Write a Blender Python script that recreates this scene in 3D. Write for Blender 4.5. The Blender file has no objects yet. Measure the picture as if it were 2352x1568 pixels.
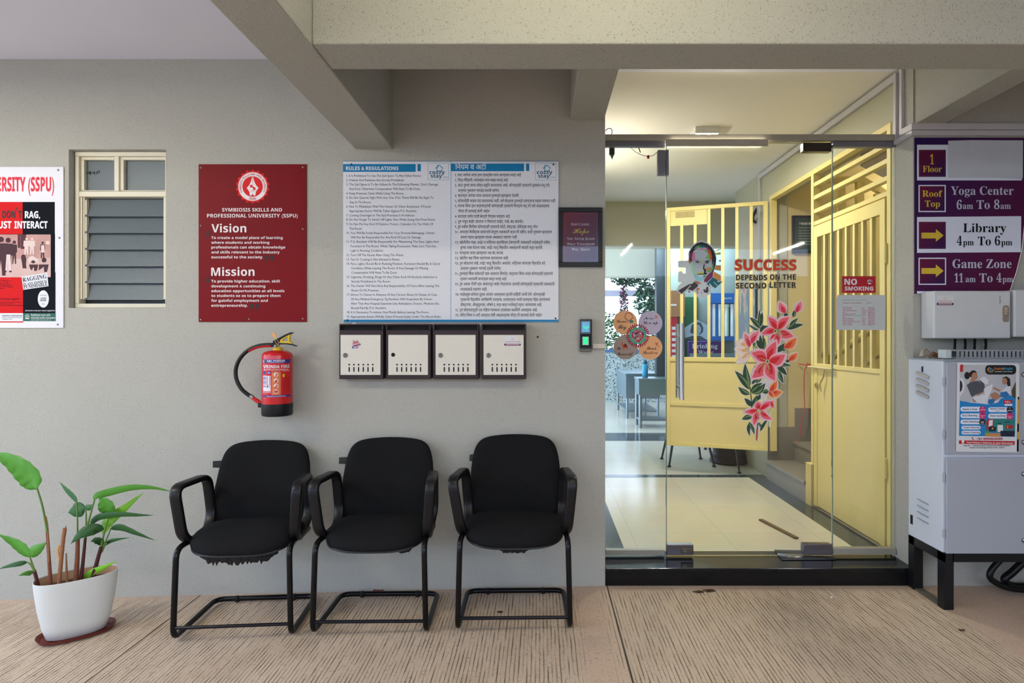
import bpy, math, random, re
from mathutils import Vector, Matrix
SC = bpy.context.scene
COL = SC.collection
random.seed(7)
PI = math.pi
# ---------------------------------------------------------------- view, light, exposure
F, CX, CY, D, H = 1373.0, 1240.0, 775.0, 3.35, 1.39   # focal length and principal point in pixels, distance to the wall, eye height
cam = bpy.data.cameras.new('camera')
cam.sensor_width = 36.0
cam.lens = 36.0 * F / 2352
cam.shift_x = -(CX - 1176) / 2352
cam.shift_y = (CY - 784) / 2352
cam.clip_start = 0.05
camo = bpy.data.objects.new('camera', cam)
camo.location = (0, -D, H)
camo.rotation_euler = (PI / 2, 0, 0)
COL.objects.link(camo)
SC.camera = camo
SC.view_settings.view_transform = 'Standard'
SC.view_settings.look = 'None'
SC.view_settings.gamma = 1.0
SC.view_settings.use_curve_mapping = False
SC.view_settings.exposure = 0.13
SC.cycles.use_denoising = True
SC.cycles.max_bounces = 8
SC.cycles.transparent_max_bounces = 20
SC.cycles.caustics_reflective = False
SC.cycles.caustics_refractive = False
SC.cycles.sample_clamp_indirect = 6.0
SKY = 4.2
wd = bpy.data.worlds.new('daylight')
SC.world = wd
wd.use_nodes = True
bg = wd.node_tree.nodes['Background']
bg.inputs[0].default_value = (0.60, 0.74, 1.0, 1)
bg.inputs[1].default_value = SKY
# tube lamps of the parking bay (built below): place, axis, colour, strength
TUBES = [((0.2, -2.05, 2.86), 'x', (1.0, 0.94, 0.68), 74.0),
         ((-3.25, -1.95, 2.66), 'x', (1.0, 0.96, 0.76), 245.0),
         ((1.45, -6.35, 2.86), 'y', (1.0, 0.97, 0.88), 240.0),
         ((4.1, -6.2, 2.86), 'y', (1.0, 0.97, 0.88), 240.0)]
LOBBY_TUBE = ((1.0, 0.93, 0.74), 24.0)
LOBBY_LAMP = ((1.0, 0.93, 0.78), 430.0)
SIDE_FILL = ((1.0, 0.95, 0.80), 70.0)  # added unseen fill tube, brightens the lobby ceiling, floor and closed gate
STAIR_LAMP = ((1.0, 0.90, 0.68), 90.0)
KITCHEN_LAMP = ((0.66, 0.90, 1.0), 270.0)

# ---------------------------------------------------------------- helpers
def W(px, py, d):
    return Vector(((px - CX) * d / F, d - D, H - (py - CY) * d / F))

def lin(h):
    h = h.lstrip('#')
    out = []
    for i in (0, 2, 4):
        c = int(h[i:i + 2], 16) / 255
        out.append(c / 12.92 if c <= 0.04045 else ((c + 0.055) / 1.055) ** 2.4)
    return (*out, 1.0)

MATS = {}
def M(hexc, rough=0.5, metal=0.0, var=0.05, vs=12.0, bump=0.0, bs=80.0, emit=0.0, coat=0.0, spec=0.3, key=''):
    k = (hexc, rough, metal, var, vs, bump, bs, emit, coat, spec, key)
    if k in MATS:
        return MATS[k]
    m = bpy.data.materials.new('mat_' + hexc.strip('#') + key)
    m.use_nodes = True
    nt = m.node_tree
    N, L = nt.nodes, nt.links
    b = N['Principled BSDF']
    c = lin(hexc)
    b.inputs['Roughness'].default_value = rough
    b.inputs['Metallic'].default_value = metal
    b.inputs['Coat Weight'].default_value = coat
    b.inputs['Specular IOR Level'].default_value = spec
    tc = N.new('ShaderNodeTexCoord')
    if var:
        nz = N.new('ShaderNodeTexNoise'); nz.inputs['Scale'].default_value = vs; nz.inputs['Detail'].default_value = 5
        L.new(tc.outputs['Object'], nz.inputs['Vector'])
        mx = N.new('ShaderNodeMix'); mx.data_type = 'RGBA'
        mx.inputs[6].default_value = (*[v * (1 - var) for v in c[:3]], 1)
        mx.inputs[7].default_value = (*[min(1, v * (1 + var)) for v in c[:3]], 1)
        L.new(nz.outputs['Fac'], mx.inputs[0])
        L.new(mx.outputs[2], b.inputs['Base Color'])
    else:
        b.inputs['Base Color'].default_value = c
    if bump:
        n2 = N.new('ShaderNodeTexNoise'); n2.inputs['Scale'].default_value = bs; n2.inputs['Detail'].default_value = 3
        L.new(tc.outputs['Object'], n2.inputs['Vector'])
        bp = N.new('ShaderNodeBump'); bp.inputs['Strength'].default_value = bump; bp.inputs['Distance'].default_value = 0.004
        L.new(n2.outputs['Fac'], bp.inputs['Height'])
        L.new(bp.outputs[0], b.inputs['Normal'])
    if emit:
        b.inputs['Emission Color'].default_value = c
        b.inputs['Emission Strength'].default_value = emit
    MATS[k] = m
    return m

def lamp_mat(rgb, s):
    m = bpy.data.materials.new('lamp_glow'); m.use_nodes = True
    b = m.node_tree.nodes['Principled BSDF']
    b.inputs['Base Color'].default_value = (0.9, 0.9, 0.9, 1)
    b.inputs['Emission Color'].default_value = (*rgb, 1)
    b.inputs['Emission Strength'].default_value = s
    return m

def plaster(hexc, key, speck=0.36, bump=0.5):
    """rough sprayed plaster with small dark pits"""
    m = bpy.data.materials.new('plaster_' + key); m.use_nodes = True
    N, L = m.node_tree.nodes, m.node_tree.links
    b = N['Principled BSDF']; b.inputs['Roughness'].default_value = 0.85; b.inputs['Specular IOR Level'].default_value = 0.25
    tc = N.new('ShaderNodeTexCoord')
    big = N.new('ShaderNodeTexNoise'); big.inputs['Scale'].default_value = 1.3; big.inputs['Detail'].default_value = 4
    fine = N.new('ShaderNodeTexNoise'); fine.inputs['Scale'].default_value = 190; fine.inputs['Detail'].default_value = 3; fine.inputs['Roughness'].default_value = 0.6
    pits = N.new('ShaderNodeTexNoise'); pits.inputs['Scale'].default_value = 150; pits.inputs['Detail'].default_value = 1.5
    for n in (big, fine, pits): L.new(tc.outputs['Object'], n.inputs['Vector'])
    c = lin(hexc)
    mx = N.new('ShaderNodeMix'); mx.data_type = 'RGBA'
    mx.inputs[6].default_value = (*[v * 0.93 for v in c[:3]], 1); mx.inputs[7].default_value = (*[v * 1.07 for v in c[:3]], 1)
    L.new(big.outputs['Fac'], mx.inputs[0])
    rp = N.new('ShaderNodeValToRGB'); rp.color_ramp.elements[0].position = 0.635; rp.color_ramp.elements[1].position = 0.70
    rp.color_ramp.elements[0].color = (0, 0, 0, 1); rp.color_ramp.elements[1].color = (speck, speck, speck, 1)
    L.new(pits.outputs['Fac'], rp.inputs[0])
    m2 = N.new('ShaderNodeMix'); m2.data_type = 'RGBA'
    L.new(rp.outputs[0], m2.inputs[0]); L.new(mx.outputs[2], m2.inputs[6]); m2.inputs[7].default_value = (0.09, 0.085, 0.08, 1)
    L.new(m2.outputs[2], b.inputs['Base Color'])
    sb = N.new('ShaderNodeMath'); sb.operation = 'SUBTRACT'
    L.new(fine.outputs['Fac'], sb.inputs[0]); L.new(rp.outputs[0], sb.inputs[1])
    bp = N.new('ShaderNodeBump'); bp.inputs['Strength'].default_value = bump; bp.inputs['Distance'].default_value = 0.006
    L.new(sb.outputs[0], bp.inputs['Height']); L.new(bp.outputs[0], b.inputs['Normal'])
    return m

def glass_mat(tint=(0.965, 0.985, 0.975), refl=1.0, haze=0.0):
    m = bpy.data.materials.new('clear_glass'); m.use_nodes = True
    N, L = m.node_tree.nodes, m.node_tree.links
    for n in list(N): N.remove(n)
    out = N.new('ShaderNodeOutputMaterial')
    tr = N.new('ShaderNodeBsdfTransparent'); tr.inputs[0].default_value = (*tint, 1)
    gl = N.new('ShaderNodeBsdfGlossy'); gl.inputs['Roughness'].default_value = 0.02; gl.inputs[0].default_value = (1, 1, 1, 1)
    fr = N.new('ShaderNodeFresnel'); fr.inputs[0].default_value = 1.5
    mu = N.new('ShaderNodeMath'); mu.operation = 'MULTIPLY'; mu.inputs[1].default_value = refl
    L.new(fr.outputs[0], mu.inputs[0])
    mx = N.new('ShaderNodeMixShader'); L.new(mu.outputs[0], mx.inputs[0]); L.new(tr.outputs[0], mx.inputs[1]); L.new(gl.outputs[0], mx.inputs[2])
    last = mx
    if haze:
        df = N.new('ShaderNodeBsdfDiffuse'); df.inputs[0].default_value = (0.8, 0.85, 0.85, 1)
        m2 = N.new('ShaderNodeMixShader'); m2.inputs[0].default_value = haze
        L.new(mx.outputs[0], m2.inputs[1]); L.new(df.outputs[0], m2.inputs[2]); last = m2
    L.new(last.outputs[0], out.inputs[0])
    return m

ORG = {}
class MB:
    """collects shapes for one mesh"""
    def __init__(s): s.v, s.f = [], []
    def add(s, vs, fs):
        o = len(s.v)
        s.v += [Vector(v) for v in vs]
        s.f += [[i + o for i in f] for f in fs]
        return s
    def box(s, x0, x1, y0, y1, z0, z1, mtx=None):
        e = 1.5e-5 * (len(s.f) // 6 % 60)          # neighbours in one mesh never share a plane exactly
        vs = [Vector((x, y, z)) for x in (x0 - e, x1 + e) for y in (y0 - e, y1 + e) for z in (z0 - e, z1 + e)]
        if mtx: vs = [mtx @ v for v in vs]
        return s.add(vs, [[0, 1, 3, 2], [4, 6, 7, 5], [0, 4, 5, 1], [2, 3, 7, 6], [0, 2, 6, 4], [1, 5, 7, 3]])
    def pbox(s, px0, px1, py0, py1, d0, d1):
        """box whose front face at distance d0 covers these pixels"""
        a, b = W(px0, py0, d0), W(px1, py1, d0)
        return s.box(a.x, b.x, d0 - D, d1 - D, b.z, a.z)
    def tube(s, pts, r, n=10, closed=False, caps=True):
        pts = [Vector(p) for p in pts]
        k = len(pts)
        rs = r if isinstance(r, (list, tuple)) else [r] * k
        T = []
        for i in range(k):
            a = pts[i - 1] if (i > 0 or closed) else pts[i]
            b = pts[(i + 1) % k] if (i < k - 1 or closed) else pts[i]
            t = (b - a)
            T.append(t.normalized() if t.length > 1e-9 else Vector((0, 0, 1)))
        up = Vector((0, 0, 1)) if abs(T[0].z) < 0.9 else Vector((1, 0, 0))
        nrm = (up - T[0] * up.dot(T[0])).normalized()
        vs, fs = [], []
        for i in range(k):
            nrm = (nrm - T[i] * nrm.dot(T[i]))
            nrm = nrm.normalized() if nrm.length > 1e-6 else T[i].orthogonal().normalized()
            bn = T[i].cross(nrm)
            for j in range(n):
                a = 2 * PI * j / n
                vs.append(pts[i] + (nrm * math.cos(a) + bn * math.sin(a)) * rs[i])
        for i in range(k if closed else k - 1):
            i2 = (i + 1) % k
            for j in range(n):
                j2 = (j + 1) % n
                fs.append([i * n + j, i * n + j2, i2 * n + j2, i2 * n + j])
        if caps and not closed:
            fs.append(list(range(n))[::-1]); fs.append([(k - 1) * n + j for j in range(n)])
        return s.add(vs, fs)
    def sweep(s, pts, sec, B, closed=False):
        """sweep a 2D section along a path, B = fixed side direction"""
        pts = [Vector(p) for p in pts]; B = Vector(B).normalized(); k = len(pts); n = len(sec); vs, fs = [], []
        for i in range(k):
            a = pts[i - 1] if (i > 0 or closed) else pts[i]
            b = pts[(i + 1) % k] if (i < k - 1 or closed) else pts[i]
            t = (b - a).normalized()
            nn = B.cross(t).normalized(); bb = t.cross(nn).normalized()
            for (u, w) in sec: vs.append(pts[i] + bb * u + nn * w)
        for i in range(k if closed else k - 1):
            i2 = (i + 1) % k
            for j in range(n):
                j2 = (j + 1) % n
                fs.append([i * n + j, i * n + j2, i2 * n + j2, i2 * n + j])
        if not closed: fs.append(list(range(n))[::-1]); fs.append([(k - 1) * n + j for j in range(n)])
        return s.add(vs, fs)
    def lathe(s, prof, c, n=32, axis='z'):
        vs, fs = [], []
        for (r, h) in prof:
            for j in range(n):
                a = 2 * PI * j / n
                p = (r * math.cos(a), r * math.sin(a), h)
                if axis == 'y': p = (p[0], -p[2], p[1])
                if axis == 'x': p = (p[2], p[0], p[1])
                vs.append(Vector(c) + Vector(p))
        k = len(prof)
        for i in range(k - 1):
            for j in range(n):
                j2 = (j + 1) % n
                fs.append([i * n + j, i * n + j2, (i + 1) * n + j2, (i + 1) * n + j])
        fs.append(list(range(n))[::-1]); fs.append([(k - 1) * n + j for j in range(n)])
        return s.add(vs, fs)
    def prism(s, poly, y0, y1):
        """poly of (x, z) extruded from y0 to y1"""
        n = len(poly)
        vs = [(x, y0, z) for x, z in poly] + [(x, y1, z) for x, z in poly]
        fs = [list(range(n)), list(range(2 * n - 1, n - 1, -1))] + [[i, n + i, n + (i + 1) % n, (i + 1) % n] for i in range(n)]
        return s.add(vs, fs)
    def xprism(s, poly, x0, x1):
        """poly of (y, z) extruded from x0 to x1"""
        n = len(poly)
        vs = [(x0, y, z) for y, z in poly] + [(x1, y, z) for y, z in poly]
        fs = [list(range(n)), list(range(2 * n - 1, n - 1, -1))] + [[i, n + i, n + (i + 1) % n, (i + 1) % n] for i in range(n)]
        return s.add(vs, fs)
    def rings(s, rings, cap0=True, cap1=True):
        n = len(rings[0]); fs = []
        vs = [p for r in rings for p in r]
        for i in range(len(rings) - 1):
            for j in range(n):
                j2 = (j + 1) % n
                fs.append([i * n + j, i * n + j2, (i + 1) * n + j2, (i + 1) * n + j])
        if cap0: fs.append(list(range(n))[::-1])
        if cap1: fs.append([(len(rings) - 1) * n + j for j in range(n)])
        return s.add(vs, fs)
    def build(s, name, mat, parent=None, bevel=0.0, smooth=True, local=False, label=None, ang=40, fix=True):
        off = Vector((0, 0, 0))
        if parent is not None:
            off = ORG.get(parent.name, off)
        me = bpy.data.meshes.new(name)
        me.from_pydata([tuple(v if local else v - off) for v in s.v], [], s.f)
        if fix:
            import bmesh
            bm = bmesh.new(); bm.from_mesh(me); bmesh.ops.recalc_face_normals(bm, faces=bm.faces); bm.to_mesh(me); bm.free()
        me.materials.append(mat)
        if smooth:
            me.polygons.foreach_set('use_smooth', [True] * len(me.polygons))
            me.set_sharp_from_angle(angle=math.radians(ang))
        me.update()
        o = bpy.data.objects.new(name, me)
        COL.objects.link(o)
        if parent is not None:
            o.parent = parent
            ORG[o.name] = off
        if bevel:
            b = o.modifiers.new('soft_edge', 'BEVEL'); b.width = bevel; b.segments = 2; b.limit_method = 'ANGLE'
        if label: o['label'] = label
        return o

def thing(name, label, cat, loc=(0, 0, 0), rz=0.0, group=None):
    o = bpy.data.objects.new(name, None); o.empty_display_size = 0.05
    COL.objects.link(o); o.location = loc; o.rotation_euler = (0, 0, rz)
    ORG[o.name] = Vector(loc)
    o['label'] = label; o['category'] = cat
    if group: o['group'] = group
    return o
def tag(o, label, cat, group=None, kind=None):
    o['label'] = label; o['category'] = cat
    if group: o['group'] = group
    if kind: o['kind'] = kind
    return o
def struct(o, label=None, cat=None):
    o['kind'] = 'structure'
    if label: o['label'] = label; o['category'] = cat or 'wall'
    return o

def crom(pts, n=6):
    """Catmull-Rom through points"""
    P = [Vector(p) for p in pts]; P = [P[0] * 2 - P[1]] + P + [P[-1] * 2 - P[-2]]
    out = []
    for i in range(1, len(P) - 2):
        p0, p1, p2, p3 = P[i - 1], P[i], P[i + 1], P[i + 2]
        for j in range(n):
            t = j / n
            out.append(0.5 * ((2 * p1) + (p2 - p0) * t + (2 * p0 - 5 * p1 + 4 * p2 - p3) * t * t + (3 * p1 - p0 - 3 * p2 + p3) * t ** 3))
    out.append(P[-2]); return out
def fillet(pts, r, n=5, closed=False):
    """polyline with rounded corners"""
    P = [Vector(p) for p in pts]; k = len(P); out = []
    for i in range(k):
        if not closed and i in (0, k - 1): out.append(P[i]); continue
        a, b, c = P[i - 1], P[i], P[(i + 1) % k]
        ra = min(r, (a - b).length * 0.45, (c - b).length * 0.45)
        p, q = b + (a - b).normalized() * ra, b + (c - b).normalized() * ra
        for j in range(n + 1):
            t = j / n
            out.append(p * (1 - t) ** 2 + b * 2 * t * (1 - t) + q * t * t)
    return out

# ---------------------------------------------------------------- print on signs
def alt(s, base):
    o = ''
    for c in s:
        if 'A' <= c <= 'Z': o += chr(base + ord(c) - 65)
        elif 'a' <= c <= 'z': o += chr(base + 26 + ord(c) - 97)
        elif '0' <= c <= '9' and base in (0x1D400, 0x1D5D4): o += chr({0x1D400: 0x1D7CE, 0x1D5D4: 0x1D7EC}[base] + ord(c) - 48)
        else: o += c
    return o
STY = {'n': None, 'b': 0x1D400, 's': 0x1D5D4, 'c': 0x1D4D0, 'i': 0x1D63C}
def deva(s):
    return re.sub('((?:[\u0915-\u0939]\u094d)*[\u0915-\u0939])\u093f', '\u093f\\1', s)
GL = {}
def glyphs(s, sty, res=2, fat=0.0):
    k = (s, sty, fat)
    if k not in GL:
        cu = bpy.data.curves.new('writing', 'FONT')
        cu.body = alt(s, STY[sty]) if STY.get(sty) else s
        cu.resolution_u = res
        cu.offset = fat
        ob = bpy.data.objects.new('writing', cu)
        me = bpy.data.meshes.new_from_object(ob)
        GL[k] = ([tuple(v.co) for v in me.vertices], [list(p.vertices) for p in me.polygons])
        bpy.data.objects.remove(ob); bpy.data.curves.remove(cu); bpy.data.meshes.remove(me)
    return GL[k]
CAPH = {}
def caph(sty):
    if sty not in CAPH: CAPH[sty] = max(v[1] for v in glyphs('H', sty)[0])
    return CAPH[sty]

class Sheet:
    """flat print at distance d; coordinates are those of a zoomed crop: pixel = o + z / s"""
    def __init__(s, parent, d, ox=0, oy=0, sc=1.0, fmap=None):
        s.parent, s.d, s.ox, s.oy, s.sc, s.n, s.fmap = parent, d, ox, oy, sc, 0, fmap
    def at(s, x, y, lift):
        px, py = s.ox + x / s.sc, s.oy + y / s.sc
        if s.fmap: return s.fmap(px, py, lift)
        p = W(px, py, s.d); p.y -= lift
        return p
    def polys(s, name, mat, polys, lift=None, label=None):
        if lift is None: s.n += 1; lift = 0.0004 * s.n
        mb = MB()
        for i, p in enumerate(polys): mb.add([s.at(x, y, lift + 6e-6 * i) for x, y in p], [list(range(len(p)))])
        return mb.build(name, mat, s.parent, smooth=False, label=label, fix=False)
    def text(s, name, mat, items, lift=None, label=None, fat=0.0):
        """items: (string, x0, x1 or None, baseline, cap height, style[, angle])"""
        if lift is None: s.n += 1; lift = 0.0004 * s.n
        mb = MB()
        for it in items:
            st, x0, x1, base, cap, sty = it[:6]
            ang = math.radians(it[6]) if len(it) > 6 else 0.0
            v, f = glyphs(st, sty, fat=fat)
            if not v: continue
            mn, mxx = min(q[0] for q in v), max(q[0] for q in v)
            sy = cap / caph(sty); sx = sy if x1 is None else (x1 - x0) / (mxx - mn)
            pts = []
            for q in v:
                dx, dy = (q[0] - mn) * sx, -q[1] * sy
                pts.append(s.at(x0 + dx * math.cos(ang) + dy * math.sin(ang), base - dx * math.sin(ang) + dy * math.cos(ang), lift))
            mb.add(pts, f)
        return mb.build(name, mat, s.parent, smooth=False, label=label, fix=False)
def rect(x0, y0, x1, y1): return [(x0, y0), (x1, y0), (x1, y1), (x0, y1)]
def disc(cx, cy, r, n=28, ry=None, a0=0): return [(cx + r * math.cos(a0 + 2 * PI * i / n), cy + (ry or r) * math.sin(a0 + 2 * PI * i / n)) for i in range(n)]
def ring_polys(cx, cy, r0, r1, n=32):
    out = []
    for i in range(n):
        a, b = 2 * PI * i / n, 2 * PI * (i + 1) / n
        out.append([(cx + r0 * math.cos(a), cy + r0 * math.sin(a)), (cx + r1 * math.cos(a), cy + r1 * math.sin(a)), (cx + r1 * math.cos(b), cy + r1 * math.sin(b)), (cx + r0 * math.cos(b), cy + r0 * math.sin(b))])
    return out
def frame_polys(x0, y0, x1, y1, w): return [rect(x0, y0, x1, y0 + w), rect(x0, y1 - w, x1, y1), rect(x0, y0, x0 + w, y1), rect(x1 - w, y0, x1, y1)]
def rrect(x0, y0, x1, y1, r, n=5):
    out = []
    for cx, cy, a in ((x1 - r, y0 + r, -PI / 2), (x1 - r, y1 - r, 0), (x0 + r, y1 - r, PI / 2), (x0 + r, y0 + r, PI)):
        for i in range(n + 1): out.append((cx + r * math.cos(a + PI / 2 * i / n), cy + r * math.sin(a + PI / 2 * i / n)))
    return out
def blade(bx, by, tx, ty, hw, bend=0.0, n=8, pw=0.8):
    """leaf or petal outline from base to tip"""
    dx, dy = tx - bx, ty - by; ln = math.hypot(dx, dy); nx, ny = -dy / ln, dx / ln
    a, b = [], []
    for i in range(n + 1):
        t = i / n; w = hw * math.sin(PI * t ** pw) + (0.04 * hw if 0 < t < 1 else 0); c = bend * math.sin(PI * t)
        a.append((bx + dx * t + nx * (c + w), by + dy * t + ny * (c + w))); b.append((bx + dx * t + nx * (c - w), by + dy * t + ny * (c - w)))
    return a + b[::-1][1:-1]
# ---------------------------------------------------------------- materials of the place
WALL = plaster('#B4B2A9', 'wall', bump=0.75)
BEAM = plaster('#ADACA1', 'beam', speck=0.36, bump=0.7)
LOBW = plaster('#B4B19C', 'lobby', speck=0.3, bump=0.3)
CEIL = M('#E2E4F2', 0.8, var=0.03, vs=2)
CREAMC = M('#E0DCD4', 0.8, var=0.03, vs=2)
YEL = M('#E2D08C', 0.42, var=0.05, vs=6, bump=0.12, bs=25)
YELB = M('#E2D092', 0.42, var=0.04, vs=6)
CREAMW = M('#D6C592', 0.75, var=0.05, vs=3, bump=0.25, bs=60)
PINKW = plaster('#BFB3A8', 'stair', speck=0.15, bump=0.5)
BLK = M('#0C0C0E', 0.35, var=0.2)
STEEL = M('#8E8E92', 0.28, 1.0, var=0.05)
CHROME = M('#C4C4C8', 0.12, 1.0, var=0.02)
ALU = M('#A39E92', 0.45, 0.3, var=0.08, vs=20)
ALUD = M('#7D7C88', 0.4, 0.5, var=0.06, vs=20)
WHITE = M('#E4E4E4', 0.45, var=0.03)
SIGNW = M('#DADBE2', 0.45, var=0.02, spec=0.15)
PAPER = M('#D6D8DA', 0.7, var=0.03)
INK = M('#14161C', 0.6, var=0, spec=0.1)
GRANITE = M('#12151A', 0.12, var=0.3, vs=60)
GREY = M('#5E6066', 0.5, var=0.1)
SCREW = M('#8A8A88', 0.35, 0.9, var=0.1)
GLASS = glass_mat(refl=0.5)

def ribbed_floor():
    """brushed concrete, grooves across the drive (along y), dirt in the grooves, smooth strips, slab joints"""
    m = bpy.data.materials.new('ribbed_concrete'); m.use_nodes = True
    N, L = m.node_tree.nodes, m.node_tree.links
    b = N['Principled BSDF']; b.inputs['Roughness'].default_value = 0.8; b.inputs['Specular IOR Level'].default_value = 0.3
    tc = N.new('ShaderNodeTexCoord'); sp = N.new('ShaderNodeSeparateXYZ'); L.new(tc.outputs['Object'], sp.inputs[0])
    def math_(op, a, c=None, d=None, cl=False):
        n = N.new('ShaderNodeMath'); n.operation = op; n.use_clamp = cl
        for i, v in enumerate((a, c, d)):
            if v is None: continue
            if isinstance(v, (int, float)): n.inputs[i].default_value = v
            else: L.new(v, n.inputs[i])
        return n.outputs[0]
    def noise(sc, det=4, vec=None, rough=0.5):
        n = N.new('ShaderNodeTexNoise'); n.inputs['Scale'].default_value = sc; n.inputs['Detail'].default_value = det; n.inputs['Roughness'].default_value = rough
        L.new(vec or tc.outputs['Object'], n.inputs['Vector']); return n.outputs['Fac']
    X, Y = sp.outputs[0], sp.outputs[1]
    wob = math_('MULTIPLY', math_('SUBTRACT', noise(5, 3), 0.5), 0.007)
    fr = math_('PINGPONG', math_('DIVIDE', math_('ADD', X, wob), 0.0089), 1.0)      # 0..1 across half a rib
    groove = math_('SUBTRACT', 1.0, math_('MULTIPLY', fr, 2.2), cl=True)
    stretch = N.new('ShaderNodeMapping'); stretch.inputs['Scale'].default_value = (60, 6, 1); L.new(tc.outputs['Object'], stretch.inputs[0])
    brk = math_('MULTIPLY', math_('SUBTRACT', noise(1.0, 3, stretch.outputs[0]), 0.37), 4.0, cl=True)
    # where the concrete is smooth
    def band(x0, x1, s=60):
        return math_('MULTIPLY', math_('MULTIPLY', math_('SUBTRACT', X, x0), s, cl=True), math_('MULTIPLY', math_('SUBTRACT', x1, X), s, cl=True))
    wob2 = math_('MULTIPLY', math_('SUBTRACT', noise(3, 3), 0.5), 0.12)
    smooth = math_('MAXIMUM', band(0.15, 0.372, 14), math_('MULTIPLY', math_('SUBTRACT', X, 2.07), 30, cl=True))
    smooth = math_('MAXIMUM', smooth, math_('MULTIPLY', math_('SUBTRACT', math_('ADD', Y, wob2), -0.075), 22, cl=True))
    ribm = math_('MULTIPLY', math_('MULTIPLY', groove, brk), math_('SUBTRACT', 1.0, smooth))
    joint = math_('MAXIMUM', band(0.372, 0.381, 900), band(-1.905, -1.897, 900))
    c0, c1 = lin('#BCA58D'), lin('#D8C3AC')
    mx = N.new('ShaderNodeMix'); mx.data_type = 'RGBA'; mx.inputs[6].default_value = c0; mx.inputs[7].default_value = c1
    L.new(math_('MULTIPLY', math_('SUBTRACT', noise(2.2, 6, None, 0.65), 0.3), 2.4, cl=True), mx.inputs[0])
    pink = N.new('ShaderNodeMix'); pink.data_type = 'RGBA'; pink.inputs[7].default_value = lin('#C4A692')
    L.new(math_('MULTIPLY', smooth, 0.6), pink.inputs[0]); L.new(mx.outputs[2], pink.inputs[6])
    spk = N.new('ShaderNodeMix'); spk.data_type = 'RGBA'; spk.inputs[7].default_value = lin('#5A4838')
    L.new(math_('MULTIPLY', math_('SUBTRACT', noise(75, 4), 0.56), 2.6, cl=True), spk.inputs[0]); L.new(pink.outputs[2], spk.inputs[6])
    dk = N.new('ShaderNodeMix'); dk.data_type = 'RGBA'; dk.inputs[7].default_value = lin('#503E2E')
    L.new(math_('MULTIPLY', ribm, 0.9), dk.inputs[0]); L.new(spk.outputs[2], dk.inputs[6])
    jn = N.new('ShaderNodeMix'); jn.data_type = 'RGBA'; jn.inputs[7].default_value = lin('#2A2320')
    L.new(math_('MULTIPLY', joint, 0.85), jn.inputs[0]); L.new(dk.outputs[2], jn.inputs[6])
    stn = N.new('ShaderNodeMix'); stn.data_type = 'RGBA'; stn.blend_type = 'MULTIPLY'; stn.inputs[7].default_value = (0.62, 0.60, 0.60, 1)
    L.new(math_('MULTIPLY', math_('SUBTRACT', noise(1.1, 5, None, 0.6), 0.52), 4.0, cl=True), stn.inputs[0]); L.new(jn.outputs[2], stn.inputs[6])
    L.new(stn.outputs[2], b.inputs['Base Color'])
    hgt = math_('SUBTRACT', math_('MULTIPLY', noise(120, 3), 0.25), math_('ADD', ribm, joint))
    bp = N.new('ShaderNodeBump'); bp.inputs['Strength'].default_value = 0.8; bp.inputs['Distance'].default_value = 0.004
    L.new(hgt, bp.inputs['Height']); L.new(bp.outputs[0], b.inputs['Normal'])
    return m

def zfl(x):      # the drive falls slightly to the left
    return 0.0236 * min(0.0, x - 0.34)

fl = MB()
xs = [-14, -7, 0.34, 14]
fl.add([(x, y, zfl(max(x, -7))) for x in xs for y in (-14, 0.12)], [[0, 2, 3, 1], [2, 4, 5, 3], [4, 6, 7, 5]])
struct(fl.build('floor', ribbed_floor(), smooth=False))

# ---------------------------------------------------------------- main wall, right wall, slab, beams
XE = (1390 - CX) * D / F                     # right edge of the main wall
wa, wb = W(158, 343, D), W(382, 707, D)      # window opening
mb = MB()
mb.box(-7, wa.x, 0, 0.25, -0.35, 2.95).box(wb.x, XE, 0, 0.17, -0.35, 2.95)
mb.box(wa.x, wb.x, 0, 0.25, -0.35, wb.z).box(wa.x, wb.x, 0, 0.25, wa.z, 2.95)
struct(mb.build('wall_back', WALL, smooth=False))
mb = MB().box(wa.x - 0.02, wb.x + 0.02, 0.235, 0.25, wb.z - 0.02, wa.z + 0.02)
XR = 2.092                                    # the right wall starts here, its reveal faces the door
struct(MB().box(XR, 7.5, 0, 0.19, -0.05, 2.95).build('wall_right', WALL, smooth=False))
struct(MB().box(-14, 14, -12.3, -12.0, -0.4, 3.0).build('wall_compound', plaster('#8E9088', 'compound'), smooth=False))
struct(MB().box(3.4, 3.55, -3.9, 0, -0.05, 2.95).build('wall_sky_block', WALL, smooth=False))  # unseen wall added to cut the sky light from the right
struct(MB().box(-5.2, 7.5, -6.9, 0.165, 2.95, 3.15).build('ceiling', CEIL, smooth=False))
bm_ = [(-1.037, -0.824, -6.9, 0, 2.446, 2.95), (-0.824, 7.5, -1.191, -0.983, 2.45, 2.95), (0.171, 0.359, -0.983, 0, 2.605, 2.95), (2.10, 2.262, -0.983, 0, 2.585, 2.95)]
for i, b in enumerate(bm_):
    struct(MB().box(*b).build('trim_%d' % (i + 1), BEAM, smooth=False, bevel=0.006))

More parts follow.
